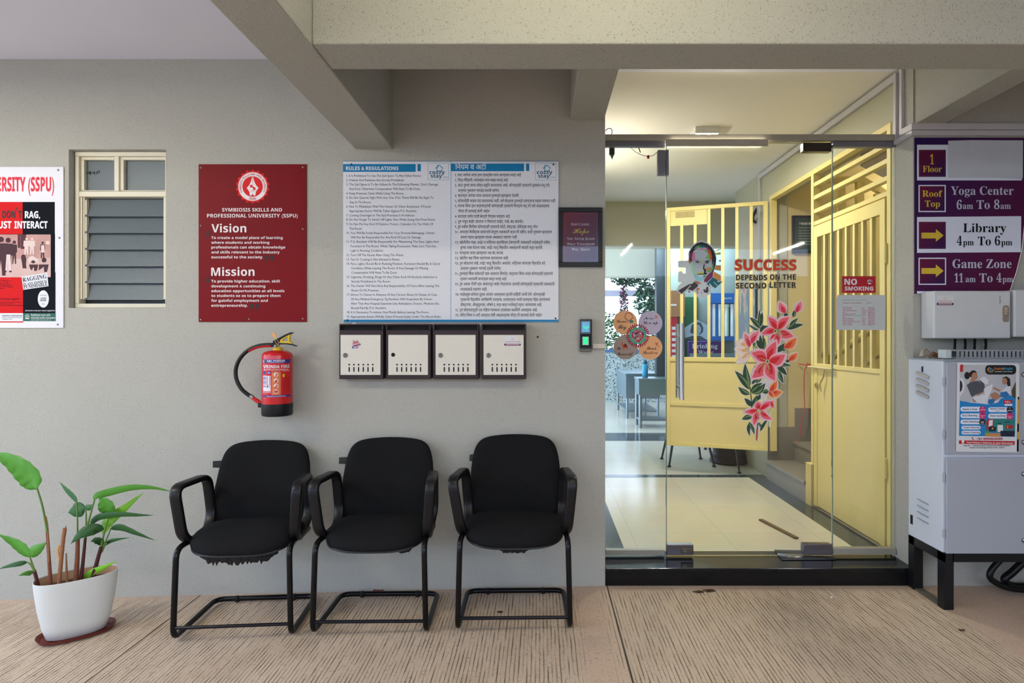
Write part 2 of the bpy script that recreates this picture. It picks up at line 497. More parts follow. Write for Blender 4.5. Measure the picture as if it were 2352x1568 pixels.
# ---------------------------------------------------------------- lobby shell
LZ = 0.10                                     # lobby floor height
YG = 0.17                                     # glass plane (distance 3.52)
def dY(d): return d - D
TILE = M('#CFCCBC', 0.13, var=0.05, vs=3)
BAND = M('#3E464C', 0.12, var=0.2, vs=50)
def tile_floor():
    m = bpy.data.materials.new('polished_tile'); m.use_nodes = True
    N, L = m.node_tree.nodes, m.node_tree.links
    b = N['Principled BSDF']; b.inputs['Roughness'].default_value = 0.16
    tc = N.new('ShaderNodeTexCoord'); br = N.new('ShaderNodeTexBrick')
    br.offset = 0; br.inputs['Scale'].default_value = 1.0; br.inputs['Brick Width'].default_value = 0.6; br.inputs['Row Height'].default_value = 0.6
    br.inputs['Mortar Size'].default_value = 0.0016; br.inputs['Mortar'].default_value = lin('#B4B0A2')
    br.inputs['Color1'].default_value = lin('#CFCAB8'); br.inputs['Color2'].default_value = lin('#D3CFC0')
    L.new(tc.outputs['Object'], br.inputs['Vector'])
    nz = N.new('ShaderNodeTexNoise'); nz.inputs['Scale'].default_value = 4; nz.inputs['Detail'].default_value = 5
    L.new(tc.outputs['Object'], nz.inputs['Vector'])
    mx = N.new('ShaderNodeMix'); mx.data_type = 'RGBA'; mx.blend_type = 'MULTIPLY'; mx.inputs[0].default_value = 0.16
    L.new(br.outputs[0], mx.inputs[6]); L.new(nz.outputs['Color'], mx.inputs[7])
    L.new(mx.outputs[2], b.inputs['Base Color'])
    return m
struct(MB().box(XE - 0.02, 5.0, 0.02, 9.2, -0.1, LZ).build('floor_lobby', tile_floor(), smooth=False))
fb = MB()
fb.box(XE, 0.515, 0.21, 9.0, LZ, LZ + 0.0015)
fb.box(1.93, 2.095, 0.21, dY(5.62), LZ, LZ + 0.0015)
fb.box(0.515, 1.93, dY(5.52), dY(5.62), LZ, LZ + 0.0015)
fb.box(0.515, 4.6, dY(7.47), dY(8.09), LZ, LZ + 0.0015)
struct(fb.build('trim_floor_band', BAND, smooth=False))
struct(MB().box(XE - 0.15, XE, 0.17, dY(6.87), LZ, 2.95).build('wall_lobby_left', LOBW, smooth=False))
# right lobby wall: lintel over the gates, piece beyond the stair opening
d0, d1, d2 = 3.585, 5.46, 6.42
mb = MB().box(2.10, 2.26, 0.19, dY(d0), LZ, 2.95).box(2.10, 2.26, dY(d0), dY(d1), 2.68, 2.95).box(2.10, 2.26, dY(d1), dY(d2), LZ, 2.95)
struct(mb.build('wall_lobby_right', LOBW, smooth=False))
struct(MB().box(XE - 0.15, 5.6, 0.165, 12.0, 2.95, 3.15).build('ceiling_lobby', CREAMC, smooth=False))
for k, dd in ((5, 6.87), (6, 10.4)):
    struct(MB().box(XE - 0.15, 5.0, dY(dd), dY(dd) + 0.2, 2.44, 2.95).build('trim_%d' % k, LOBW, smooth=False))
# stair hall
struct(MB().box(2.26, 4.5, dY(5.47), dY(5.47) + 0.15, LZ, 2.95).build('wall_stair_back', CREAMW, smooth=False))
struct(MB().box(4.4, 4.5, 0.19, dY(5.47), LZ, 2.95).build('wall_stair_end', PINKW, smooth=False))
MARB = M('#87837A', 0.35, var=0.12, vs=9)
st = MB()
for i in range(9):
    st.box(2.075 + 0.25 * i, 4.4, dY(4.66), dY(5.465), LZ if i == 0 else LZ + 0.172 * i, LZ + 0.172 * (i + 1))
    st.box(2.06 + 0.25 * i, 2.09 + 0.25 * i, dY(4.66), dY(5.465), LZ + 0.172 * (i + 1) - 0.022, LZ + 0.172 * (i + 1) + 0.002)
struct(st.build('floor_stairs', MARB, smooth=False))
SKM = M('#7C776C', 0.35, var=0.1)
sk = MB()
for i in range(8):
    sk.box(2.08 + 0.25 * i, 2.335 + 0.25 * i, dY(5.452), dY(5.47), LZ + 0.172 * (i + 1), LZ + 0.172 * (i + 1) + 0.13 + 0.172)
struct(sk.build('baseboard_stairs', SKM, smooth=False))
# wall between the flights, and the upper flight soffit
wp = [(2.072, LZ), (2.072, 0.42), (2.24, 0.42), (4.4, 1.93), (4.4, LZ)]
struct(MB().prism(wp, dY(4.57), dY(4.66)).build('wall_stair_middle', CREAMW, smooth=False))
so = [(2.45, 2.70), (2.45, 2.95), (2.75, 2.95), (4.4, 1.95), (4.4, 1.72)]
struct(MB().prism(so, 0.25, dY(4.57)).build('trim_7', PINKW, smooth=False))
# step in front of the door
mb = MB().box(XE, XR, 0.0, 0.25, -0.04, LZ - 0.022)
struct(mb.build('trim_8', M('#0E0F11', 0.3, var=0.3, vs=20), smooth=False, bevel=0.003))
struct(MB().box(XE, XR, -0.012, 0.26, LZ - 0.022, LZ + 0.002).build('trim_9', GRANITE, smooth=False, bevel=0.003))

# ---------------------------------------------------------------- behind: far wall of the kitchen, parapet, garden
KW = M('#8E9A96', 0.7, var=0.06, vs=3)
struct(MB().box(1.97, 5.0, dY(9.25), dY(9.4), LZ, 2.95).build('wall_kitchen', KW, smooth=False))
struct(MB().box(4.9, 5.0, dY(5.62), dY(9.25), LZ, 2.95).build('wall_kitchen_right', KW, smooth=False))
struct(MB().box(2.26, 5.0, dY(6.1), dY(6.15), LZ, 2.95).build('wall_kitchen_front', LOBW, smooth=False))
def terrazzo():
    m = bpy.data.materials.new('terrazzo'); m.use_nodes = True
    N, L = m.node_tree.nodes, m.node_tree.links
    b = N['Principled BSDF']; b.inputs['Roughness'].default_value = 0.5
    tc = N.new('ShaderNodeTexCoord'); vo = N.new('ShaderNodeTexVoronoi'); vo.inputs['Scale'].default_value = 48
    L.new(tc.outputs['Object'], vo.inputs['Vector'])
    rp = N.new('ShaderNodeValToRGB'); rp.color_ramp.interpolation = 'CONSTANT'
    e = rp.color_ramp.elements
    e[0].position = 0; e[0].color = lin('#2B3336'); e[1].position = 0.2; e[1].color = lin('#8C9A98')
    for p, c in ((0.4, '#B9C4C0'), (0.6, '#A3B0AC'), (0.82, '#596668')): q = e.new(p); q.color = lin(c)
    L.new(vo.outputs['Color'], rp.inputs[0]); L.new(rp.outputs[0], b.inputs['Base Color'])
    return m
struct(MB().box(0.2, 5.0, dY(11.97), dY(12.12), 0.0, 1.10).build('wall_parapet', terrazzo(), smooth=False))
struct(MB().box(0.2, 5.0, dY(11.93), dY(12.16), 1.10, 1.15).build('trim_10', M('#4A6690', 0.4), smooth=False))
struct(MB().box(0.2, 5.0, dY(12.0), dY(12.08), 2.22, 2.34).build('trim_11', M('#C6C2D4', 0.5), smooth=False))
struct(MB().box(-8, 14, 9.2, 24, -0.5, -0.35).build('floor_garden', M('#6F7A58', 0.9, var=0.3, vs=2), smooth=False))

# ---------------------------------------------------------------- glass front
d = 3.52
hd = MB().pbox(1385, 2062, 308, 322, d - 0.03, d + 0.03)
struct(hd.build('trim_header', ALU, smooth=False, bevel=0.002))
def pane(n, x0, x1, y0, y1):
    return struct(MB().pbox(x0, x1, y0, y1, d - 0.006, d + 0.006).build(n, GLASS, smooth=False))
wl = pane('window_2', 1391, 1530, 322, 1277)
MB().pbox(1391, 1528, 322, 335.5, d - 0.018, d + 0.018).build('top_channel', ALUD, wl, bevel=0.002)
MB().pbox(1391, 1527, 1263, 1276, d - 0.018, d + 0.018).build('bottom_channel', ALU, wl, bevel=0.002)
wr = pane('window_3', 1913.5, 2060, 322, 1274)
MB().pbox(1913.5, 2056, 324, 337, d - 0.018, d + 0.018).build('top_channel', ALUD, wr, bevel=0.002)
MB().pbox(1914, 2059, 1259, 1273, d - 0.018, d + 0.018).build('bottom_channel', ALU, wr, bevel=0.002)
dr = struct(MB().pbox(1531.5, 1911.5, 326, 1276, d - 0.006, d + 0.006).build('door_1', GLASS, smooth=False))
EDGE = M('#5F7A72', 0.2, var=0)
eg = MB()
for x in (1530.2, 1912.0): eg.pbox(x, x + 1.3, 326, 1276, d - 0.005, d + 0.007)
eg.build('glass_edge', EDGE, dr)
MB().pbox(1845, 1911, 327, 347.5, d - 0.022, d + 0.022).build('top_patch_fitting', M('#4B4440', 0.3, 0.7), dr, bevel=0.003)
MB().pbox(1846, 1911, 1250, 1275, d - 0.022, d + 0.022).build('bottom_patch_fitting', M('#6F6B72', 0.3, 0.8), dr, bevel=0.003)
lk = MB().pbox(1532, 1593, 1251, 1275, d - 0.022, d + 0.022).build('lock_patch_fitting', M('#6F6B72', 0.3, 0.8), dr, bevel=0.003)
MB().pbox(1565, 1592, 1259, 1271, d - 0.03, d - 0.02).build('lock_plate', M('#6A6050', 0.4, 0.7), lk, bevel=0.003)
kc = W(1573, 1265, d - 0.032); MB().lathe([(0.008, 0), (0.008, 0.006)], kc + Vector((0, 0.004, 0)), 16, 'y').build('lock_cylinder', SCREW, lk)
for nm, dd, x0, y0, y1 in (('pull_handle', d - 0.06, 1566, 742, 918), ('pull_handle', d + 0.06, 1557, 744, 913)):
    a, b = W(x0, y0, dd), W(x0, y1, dd)
    b.x = a.x
    hb = MB().tube([a, b], 0.0135, 18)
    hh = hb.build(nm, CHROME, dr)
    for yy in (772, 888):
        p = W(x0, yy, dd)
        MB().tube([p, Vector((p.x, YG, p.z))], 0.009, 12).build('handle_stud', STEEL, hh)
# ---------------------------------------------------------------- window in the main wall
d = D
FR = M('#D9D2BE', 0.45, var=0.04)
OBS = M('#5C656B', 0.32, var=0.05, vs=5, bump=0.25, bs=160, key='obs')
w1 = thing('window_1', 'x', 'window', W(270, 520, D + 0.06)); del w1['label']; del w1['category']; w1['kind'] = 'structure'
fr = MB()
for r in ((172, 382, 348, 358.5), (172, 382, 697, 707), (172, 181, 358.5, 697), (379, 382, 358.5, 697), (181, 381, 439, 451.5)):
    fr.pbox(*r, D + 0.035, D + 0.09)
fr.pbox(262, 273, 358.5, 439, D + 0.04, D + 0.09)
fr.build('window_frame', FR, w1, bevel=0.003)
sa = MB()
for (x0, x1) in ((182, 262), (273, 380)):
    for r in ((x0, x1, 360, 367), (x0, x1, 436.5, 438.5), (x0, x0 + 11, 367, 436.5)): sa.pbox(*r, D + 0.05, D + 0.08)
sa.build('sash', FR, w1, bevel=0.002)
MB().pbox(190, 262, 364, 438, D + 0.07, D + 0.074).build('pane', OBS, w1)
MB().pbox(282, 381, 364, 438, D + 0.07, D + 0.074).build('pane', OBS, w1)
cl = MB()
for r in ((183.5, 188.5, 452, 687), (191, 194, 452, 687), (375.5, 379.5, 452, 687)): cl.pbox(*r, D + 0.045, D + 0.08)
for i in range(6): cl.pbox(194, 199, 459 + 38.2 * i, 493 + 38.2 * i, D + 0.05, D + 0.07)
cl.build('louvre_channel', FR, w1, bevel=0.0015)
ys = [453, 495.5, 533.5, 571.5, 610, 648.5, 687]
for i in range(6):
    a0, a1 = W(196, ys[i] - 3, D + 0.085), W(377, ys[i + 1] + 2.0, D + 0.055)
    x0, x1 = W(196, 500, D + 0.06).x, W(377, 500, D + 0.06).x
    z0, z1 = W(0, ys[i + 1] + 1.5, D + 0.055).z, W(0, ys[i] - 3, D + 0.08).z
    MB().xprism([(0.055, z0), (0.060, z0), (0.087, z1), (0.082, z1)], x0, x1).build('louvre_blade', OBS, w1)
MB().pbox(182, 380, 452, 705, D + 0.10, D + 0.105).build('backing_pane', M('#4A5157', 0.5), w1)
sh = Sheet(w1, D + 0.069, 0, 300, 3.015)
sc = MB()
for pts in ([(603, 285), (606, 300), (614, 296), (620, 281)], [(622, 283), (624, 300), (630, 303)], [(630, 285), (628, 303)], [(640, 283), (645, 297), (656, 291)], [(657, 281), (655, 305)], [(667, 300), (676, 278), (690, 276), (688, 290), (674, 294)]):
    sc.tube([sh.at(x, y, 0.001) for x, y in pts], 0.0011, 5)
sc.build('scribble', INK, w1)

# ---------------------------------------------------------------- sign boards on the main wall
def board(name, label, cat, x0, y0, x1, y1, mat, th=0.006, group=None, dd=D):
    t = thing(name, label, cat, W((x0 + x1) / 2, y1, dd), group=group)
    MB().pbox(x0, x1, y0, y1, dd - th, dd - 0.0012).build('panel', mat, t, bevel=0.001)
    return t
def screws(t, pts, dd, mat=SCREW, r=0.006):
    for x, y in pts:
        p = W(x, y, dd)
        MB().lathe([(r, 0), (r * 0.8, 0.002), (r * 0.35, 0.0035)], p, 12, 'y').build('screw', mat, t)
TH = 0.006
# red vision and mission board
t = board('vision_mission_sign', 'dark red vision and mission board with gear emblem, on the wall right of the window', 'sign', 456, 377, 704, 739, M('#741219', 0.5, var=0.06, vs=3, spec=0.1))
sh = Sheet(t, D - TH, 0, 300, 3.015)
SW = M('#E6DEDF', 0.5, var=0, key='t')
sh.text('lettering', SW, [
    ('SYMBIOSIS SKILLS AND', 1538, 1954, 560, 24, 's'), ('PROFESSIONAL UNIVERSITY (SSPU)', 1434, 2062, 601, 25, 's'),
    ('Vision', 1465, 1706, 704, 57, 's'), ('To create a model place of learning', 1464, 1958, 750, 18, 's'), ('where students and working', 1464, 1865, 783, 18, 's'),
    ('professionals can obtain knowledge', 1464, 1976, 816, 18, 's'), ('and skills relevant to the industry', 1464, 1937, 850, 18, 's'), ('successful to the society.', 1464, 1822, 884, 18, 's'),
    ('Mission', 1463, 1763, 1005, 57, 's'), ('To provide higher education, skill', 1464, 1937, 1051, 18, 's'), ('development & continuing', 1464, 1838, 1085, 18, 's'),
    ('education opportunities at all levels', 1464, 1970, 1118, 18, 's'), ('to students so as to prepare them', 1464, 1943, 1151, 18, 's'), ('for gainful employment and', 1464, 1855, 1185, 18, 's'), ('entrepreneurship.', 1464, 1716, 1219, 18, 's')], 0.0008)
def quote(x, y, s, flip=False):
    k = -1 if flip else 1
    body = [(x + s * k * c, y + s * k * e) for c, e in ((-.5, -.9), (.5, -.9), (.5, .1), (.2, .75), (-.35, 1.0), (-.45, .75), (-.05, .45), (.0, .1), (-.5, .1))]
    return body
sh.polys('quotation_marks', M('#2B2023', 0.6), [quote(1440, 711, 23, True), quote(1440, 1029, 23, True), quote(1845, 885, 24), quote(1883, 885, 24), quote(1743, 1221, 24), quote(1781, 1221, 24)], 0.0006)
RED = M('#D21C22', 0.5, var=0.02, spec=0.15)
cx, cy = 1750, 387
teeth = [disc(cx + 106 * math.sin(2 * PI * i / 18), cy - 106 * math.cos(2 * PI * i / 18), 11, 12) for i in range(18)]
em = sh.polys('emblem', RED, teeth + [disc(cx, cy, 107, 48)], 0.0005)
sh.polys('emblem_ring', SW, ring_polys(cx, cy, 71, 99, 40), 0.0009)
nib = [(-4, -66), (4, -66), (10, -40), (22, -12), (41, 10), (28, 27), (22, 40), (19, 62), (6, 62), (4, 54), (0, 51), (-4, 54), (-6, 62), (-19, 62), (-22, 40), (-28, 27), (-41, 10), (-22, -12), (-10, -40)]
sh.polys('emblem_pen_nib', SW, [[(cx + a, cy + b) for a, b in nib]], 0.0010)
sb = [(-18, -11), (8, -11), (-4, -3), (20, 8), (20, 24), (-6, 24), (8, 18), (-2, 7), (-18, 6)]
sh.polys('emblem_mark', RED, [[(cx + a, cy + b) for a, b in sb], rect(cx - 1.2, cy - 64, cx + 1.2, cy - 20), rect(cx - 17, cy + 29, cx + 17, cy + 31)], 0.0014)
def arc_text(sheet, s, cx, cy, r, a0, a1, cap, sty, inward=False):
    out = []; wds = []
    for c in s:
        v = glyphs(c, sty)[0]; wds.append((max(q[0] for q in v) - min(q[0] for q in v) if v else 0.3) + 0.09)
    tot = sum(wds); acc = 0
    for c, w_ in zip(s, wds):
        a = math.radians(a0 + (a1 - a0) * (acc + w_ / 2) / tot); acc += w_
        if c == ' ': continue
        sc_ = abs(math.radians(a1 - a0)) * r / tot
        th = a; hw = (w_ - 0.09) * sc_ / 2
        bx, by = cx + r * math.sin(th), cy - r * math.cos(th)
        rot = -math.degrees(th) if not inward else 180 - math.degrees(th)
        rr = math.radians(rot)
        out.append((c, bx - hw * math.cos(rr), None, by + hw * math.sin(rr), cap, sty, rot, 2 * hw))
    items = []
    for c, x, _, y, cp, st_, rot, wd_ in out: items.append((c, x, x + wd_, y, cp, st_, rot))
    return items
sh.text('emblem_lettering', M('#B32A3E', 0.5, var=0), arc_text(sh, 'SYMBIOSIS SKILLS AND OPEN UNIVERSITY', cx, cy, 78, -119, 119, 14, 's') + arc_text(sh, 'SSOU', cx, cy, 93, 197, 163, 15, 's', True), 0.0016)
screws(t, [(461.5, 385), (696, 384), (461.5, 518), (696, 526), (461.5, 734), (572, 733), (696, 732)], D - TH)

# rules and regulations board
t = board('rules_board', 'large white rules and regulations board with blue bars, in English and Marathi', 'sign', 788, 370, 1283, 740, SIGNW)
sh = Sheet(t, D - TH, 770, 350, 3.647)
BLUE = M('#1177AA', 0.4, var=0.03)
sh.polys('blue_bars', BLUE, [rect(66, 97, 674, 163), rect(689, 97, 717, 157), rect(970, 93, 1582, 157), rect(1598, 93, 1625, 155), rect(967, 73, 970, 1398), rect(70, 1400, 1870, 1420), rect(66, 73, 1868, 76)], 0.0004)
eng = [(93, 722, 195, '1. It Is Prohibited To Use The Said Space To Any Other Person.'), (93, 572, 232, '2. Friends And Relatives Are Strictly Prohibited'), (93, 862, 268, "3. The Said Space Is To Be Utilized In The Following Manner. Don't Damage"), (117, 714, 305, 'Any Kind, Otherwise Compensation Will Have To Be Done.'), (93, 577, 343, '4. Keep Premises Clean While Using The Room.'), (93, 824, 379, '5. Do Not Quarrel, Fight With Any One. If So, There Will Be No Right To'), (120, 303, 417, 'Stay In The Room.'), (93, 803, 453, '6. Not To Misbehave With The Owner Or Other Employees. If Found,'), (117, 684, 490, 'Appropriate Action Will Be Taken Against P.G. Resident.'), (93, 667, 527, '7. Coming Overnight In The Said Premises Is Prohibited.'), (93, 840, 562, '8. Do Not Forget To Switch Off Lights, Fans While Going Out From Room.'), (93, 820, 600, '9. Do Not Put Any Kind Of Stickers, Posters, Calendars On The Walls Of'), (118, 222, 638, 'The Room'), (95, 834, 674, '10. You Will Be Solely Responsible For Your Personal Belongings. Owner'), (130, 722, 711, 'Will Not Be Responsible For Any Kind Of Loss Or Damage.'), (95, 864, 747, '11. P.G. Resident Will Be Responsible For Maintaining The Fans, Lights And'), (130, 848, 785, 'Furniture In The Room. While Taking Possession. Make Sure That Fan,'), (130, 405, 822, 'Light Is Running Condition.'), (95, 576, 859, '12. Turn Off The Faucet After Using The Water.'), (96, 541, 896, '13. Tea Or Cooking Is Not Allowed In Room.'), (96, 876, 932, '14. Fans, Lights Should Be In Running Position, Furniture Should Be In Good'), (135, 778, 969, 'Condition While Leaving The Room. If Any Damage Or Missing'), (135, 519, 1006, 'Compensation Will Have To Be Done.'), (97, 853, 1043, '15. Cigarette, Drinking, Drugs Or Any Other Kind Of Alcoholic Addiction Is'), (135, 459, 1080, 'Strictly Prohibited In The Room'), (97, 871, 1117, '16. The Owner Will Not Have Any Responsibility Of Yours After Leaving The'), (137, 363, 1155, 'Room Or PG Premises'), (98, 852, 1191, '17. Inform To Owner In Advance Of Any Chronic Illness Or Dieses. In Case'), (131, 817, 1228, 'Of Any Medical Emergency. Pg Resident Will Hospitalize By Owner.'), (131, 874, 1265, 'After That Any Hospital Expenses Like Ambulance, Doctor, Medicine Etc.'), (131, 430, 1302, 'Should Paid By P.G. Resident.'), (98, 788, 1338, '18. It Is Necessary To Inform One Month Before Leaving The Room.'), (98, 888, 1375, '19. Appropriate Action Will Be Taken If Found Guilty Under The Above Rules.')]
DI = M('#1A1D26', 0.6, var=0, spec=0.1)
sh.text('english_lettering', DI, [(s, a, b, y + 9, 19, 'n') for a, b, y, s in eng], 0.0005)
hin = [(1003, 1560, 191, '१. सदर जागेचा अन्य इतर व्यक्तीस वापर करण्यास मनाई आहे.'), (1003, 1450, 234, '२. मित्र-मैत्रिणी, नातेवाईक यांना सक्त मनाई आहे.'), (1003, 1798, 277, '३. सदर रूमचा वापर योग्य तऱ्हेने करावयाचा आहे. कोणत्याही प्रकारचे नुकसान करू नये,'), (1028, 1374, 321, 'अन्यथा नुकसान भरपाई करावी लागेल.'), (1003, 1540, 364, '४. सदरच्या जागेचा वापर करताना रूममध्ये स्वच्छता ठेवावी.'), (1003, 1848, 408, '५. कोणाशीही भांडण तंटा करावयाचा नाही. तसे केल्यास रूममध्ये राहण्याचा हक्क राहणार नाही.'), (1003, 1794, 450, '६. मालक किंवा इतर कर्मचाऱ्यांशी कोणत्याही प्रकारचे गैरवर्तन करू नये तसे आढळल्यास'), (1030, 1293, 494, 'योग्य ती कारवाई केली जाईल'), (1003, 1466, 538, '७. सदरच्या जागेत रात्री बेरात्री येण्यास मज्जाव आहे.'), (1003, 1578, 581, '८. रूम मधून बाहेर जाताना न विसरता लाईट, पंखे, बंद करावेत.'), (1003, 1695, 625, '९. रूम मधील भिंतीवर कोणत्याही प्रकारचे फोटो, पोस्टर्स, कॅलेंडर्स लावू नयेत'), (1005, 1814, 668, '१०. आपल्या वैयक्तिक सामानाची संपूर्ण जबाबदारी स्वतःची राहील, काही नुकसान झाल्यास'), (1048, 1522, 712, 'अथवा गहाळ झाल्यास मालक जबाबदार राहणार नाही'), (1005, 1803, 755, '११. खोलीतील पंखा, लाईट व फर्निचर व्यवस्थित ठेवण्याची जबाबदारी भाडेकरूची राहील.'), (1048, 1738, 799, 'रूमचा ताबा घेताना पंखा, लाईट चालू स्थितीत असल्याची खात्री करून घ्यावी.'), (1005, 1410, 844, '१२. पाण्याचा वापर झाल्यावर नळ बंद करावा.'), (1005, 1452, 887, '१३. खोलीत चहा किंवा स्वयंपाक करावयाचा नाही.'), (1005, 1762, 930, '१४. रूम सोडताना पंखे, लाईट चालू स्थितीत असावेत. फर्निचर चांगल्या स्थितीत हवे.'), (1048, 1390, 973, 'अन्यथा नुकसान भरपाई द्यावी लागेल.'), (1005, 1823, 1017, '१५. रूममध्ये किंवा सोसायटी च्या आवारात सिगारेट, मद्यपान किंवा अन्य कोणत्याही प्रकारचे'), (1048, 1436, 1061, 'व्यसन नशापाणी करण्यास सक्त मनाई आहे.'), (1005, 1838, 1104, '१६. रूम अथवा पीजी च्या आवारातून बाहेर गेल्यानंतर आपली कोणत्याही प्रकारची जबाबदारी'), (1048, 1272, 1148, 'मालकाकडे राहणार नाही.'), (1008, 1757, 1191, '१७. भाडेकरूस कोणता दुर्धर आजार असल्यास त्याची माहिती आधी देणे. कोणत्याही'), (1048, 1800, 1234, 'प्रकारची वैद्यकीय आणीबाणी आल्यास, दवाखान्यात भरती करण्यात येईल त्यानंतरचा'), (1048, 1731, 1277, 'डॉक्टरांचा, ॲम्ब्युलन्स, औषधे इ. सर्व खर्च भाडेकरूने स्वतः करावयाचा आहे.'), (1008, 1693, 1321, '१८. रूम सोडण्यापूर्वी एक महिना मालकास त्याबाबत कळविणे आवश्यक आहे.'), (1008, 1731, 1364, '१९. वरील नियम व अटी अंतर्गत दोषी आढळल्यास योग्य ती कारवाई केली जाईल')]
sh.text('marathi_lettering', DI, [(deva(s), a, b, y + 9, 23, 'n') for a, b, y, s in hin], 0.0005, fat=0.006)
sh.text('heading', SIGNW, [('RULES & REGULATIONS', 90, 530, 148, 30, 's'), (deva('नियम व अटी'), 1005, 1265, 142, 42, 'n')], 0.0009, fat=0.012)
for k, ox in enumerate((0, 901)):
    lg = sh.polys('logo_border', M('#7FB2C6', 0.5, var=0), [[(x0 + ox, y0) for x0, y0 in p] for p in frame_polys(774, 88, 950, 232, 3)], 0.0005)
    hs = [[(850, 138), (850, 122), (857, 122), (857, 134)], [(836, 132), (872, 104), (872, 112), (842, 137)], [(872, 104), (905, 131), (900, 136), (872, 112)], [(850, 138), (856, 134), (856, 160), (850, 160)], [(890, 134), (896, 138), (896, 160), (890, 160)], [(853, 103), (859, 103), (859, 116), (853, 120)], [(858, 152), (888, 152), (888, 157), (858, 157)]]
    sh.polys('logo_house', M('#2A8FB0', 0.5, var=0), [[(x0 + ox, y0) for x0, y0 in p] for p in hs], 0.0006)
    sh.text('logo_lettering', M('#15506E', 0.5, var=0), [('cozzy', 788 + ox, 918 + ox, 181, 31, 's'), ('stay', 800 + ox, 894 + ox, 212, 31, 's'), ('.com', 898 + ox, 942 + ox, 212, 12, 'n')], 0.0007)
screws(t, [(807, 377), (1271, 377.5), (798, 735), (1276, 731)], D - TH, BLK, 0.005)

# framed print
t = thing('framed_print', 'small black framed purple print about hope, beside the glass door', 'picture', W(1334, 612, D))
fm = MB()
for r in ((1283, 1384, 476, 486), (1283, 1384, 601.5, 612), (1283, 1292, 486, 601.5), (1374.5, 1384, 486, 601.5)): fm.pbox(*r, D - 0.022, D)
fm.build('frame', BLK, t, bevel=0.002)
def grad(c0, c1, key):
    m = bpy.data.materials.new('print_' + key); m.use_nodes = True
    N, L = m.node_tree.nodes, m.node_tree.links
    b = N['Principled BSDF']; b.inputs['Roughness'].default_value = 0.5; b.inputs['Specular IOR Level'].default_value = 0.12
    tc = N.new('ShaderNodeTexCoord'); sp = N.new('ShaderNodeSeparateXYZ'); L.new(tc.outputs['Generated'], sp.inputs[0])
    a = N.new('ShaderNodeMath'); a.operation = 'ADD'; L.new(sp.outputs[0], a.inputs[0])
    s_ = N.new('ShaderNodeMath'); s_.operation = 'SUBTRACT'; s_.inputs[0].default_value = 1; L.new(sp.outputs[2], s_.inputs[1])
    L.new(s_.outputs[0], a.inputs[1])
    h = N.new('ShaderNodeMath'); h.operation = 'MULTIPLY'; h.inputs[1].default_value = 0.5; L.new(a.outputs[0], h.inputs[0])
    mx = N.new('ShaderNodeMix'); mx.data_type = 'RGBA'; mx.inputs[6].default_value = lin(c0); mx.inputs[7].default_value = lin(c1)
    L.new(h.outputs[0], mx.inputs[0]); L.new(mx.outputs[2], b.inputs['Base Color'])
    return m
MB().pbox(1291, 1376, 485, 603, D - 0.012, D - 0.002).build('print', grad('#7A1834', '#2C1C52', 'hope'), t)
sh = Sheet(t, D - 0.012, 770, 350, 3.647)
LV = M('#C9B8CC', 0.5, var=0)
sh.text('lettering', LV, [('D', 1975, 1993, 612, 22, 'b'), ("ON'T", 1995, 2047, 612, 18, 'b'), ('L', 2055, 2070, 612, 22, 'b'), ('OSE...', 2072, 2144, 612, 18, 'b'),
    ('Y', 1941, 1962, 733, 22, 'b'), ('OU', 1962, 1992, 733, 17, 'b'), ('N', 2003, 2023, 733, 22, 'b'), ('EVER', 2025, 2086, 733, 17, 'b'), ('K', 2096, 2117, 733, 22, 'b'), ('NOW', 2118, 2176, 733, 17, 'b'),
    ('W', 1941, 1970, 777, 22, 'b'), ('HAT', 1970, 2012, 777, 17, 'b'), ('T', 2022, 2040, 777, 22, 'b'), ('OMORROW', 2042, 2176, 777, 17, 'b'),
    ('W', 1981, 2008, 822, 22, 'b'), ('ILL', 2010, 2044, 822, 17, 'b'), ('B', 2056, 2072, 822, 22, 'b'), ('RING', 2074, 2134, 822, 17, 'b')], 0.0006)
sh.text('script_word', M('#C8B02E', 0.5, var=0), [('Hope', 1990, 2126, 676, 40, 'c')], 0.0006)
sh.polys('border_line', M('#7D4A78', 0.5, var=0), frame_polys(1925, 510, 2197, 905, 2.5), 0.0005)
MB().pbox(1291, 1376, 485, 603, D - 0.0165, D - 0.015).build('glazing', GLASS, t)

# anti-ragging poster at the left edge
t = board('campus_notice_board', 'white notice board with red title and black and red poster, left of the window', 'sign', -190, 383, 145.5, 753, M('#DCDAE2', 0.35, var=0.03))
sh = Sheet(t, D - TH, 0, 370, 3.92)
PR = M('#C81616', 0.6, var=0.03, spec=0.1); PD = M('#101119', 0.6, var=0.08, spec=0.05)
sh.text('title_lettering', M('#D01830', 0.5, var=0), [('UNIVERSITY (SSPU)', -226, 488, 270, 125, 's')], 0.0006, fat=0.014)
sh.polys('red_field', PR, [rect(-600, 367, 204, 660), rect(-600, 1045, 208, 1368), rect(-600, 1442, 210, 1452)], 0.0004)
sh.polys('black_field', PD, [rect(204, 367, 494, 660), rect(208, 1000, 500, 1368), rect(457, 655, 496, 1005), ], 0.0004)
sh.text('slogan_dark', M('#22191B', 0.6, var=0), [("DON", 22, 140, 510, 62, 's'), ("'", 146, 156, 480, 62, 's'), ('T', 164, 198, 510, 62, 's')], 0.0008, fat=0.02)
sh.text('slogan_white', SIGNW, [('RAG,', 224, 362, 512, 60, 's'), ('JUST', -46, 104, 604, 62, 's'), ('INTERACT', 130, 430, 604, 62, 's')], 0.0008, fat=0.02)
sh.polys('photo', M('#B98D86', 0.6, var=0.3, vs=14), [rect(-600, 657, 457, 1044)], 0.0004)
sh.polys('photo_ground', M('#C9A9A4', 0.6, var=0.15), [[(-600, 900), (100, 880), (457, 870), (457, 1044), (-600, 1044)]], 0.0006)
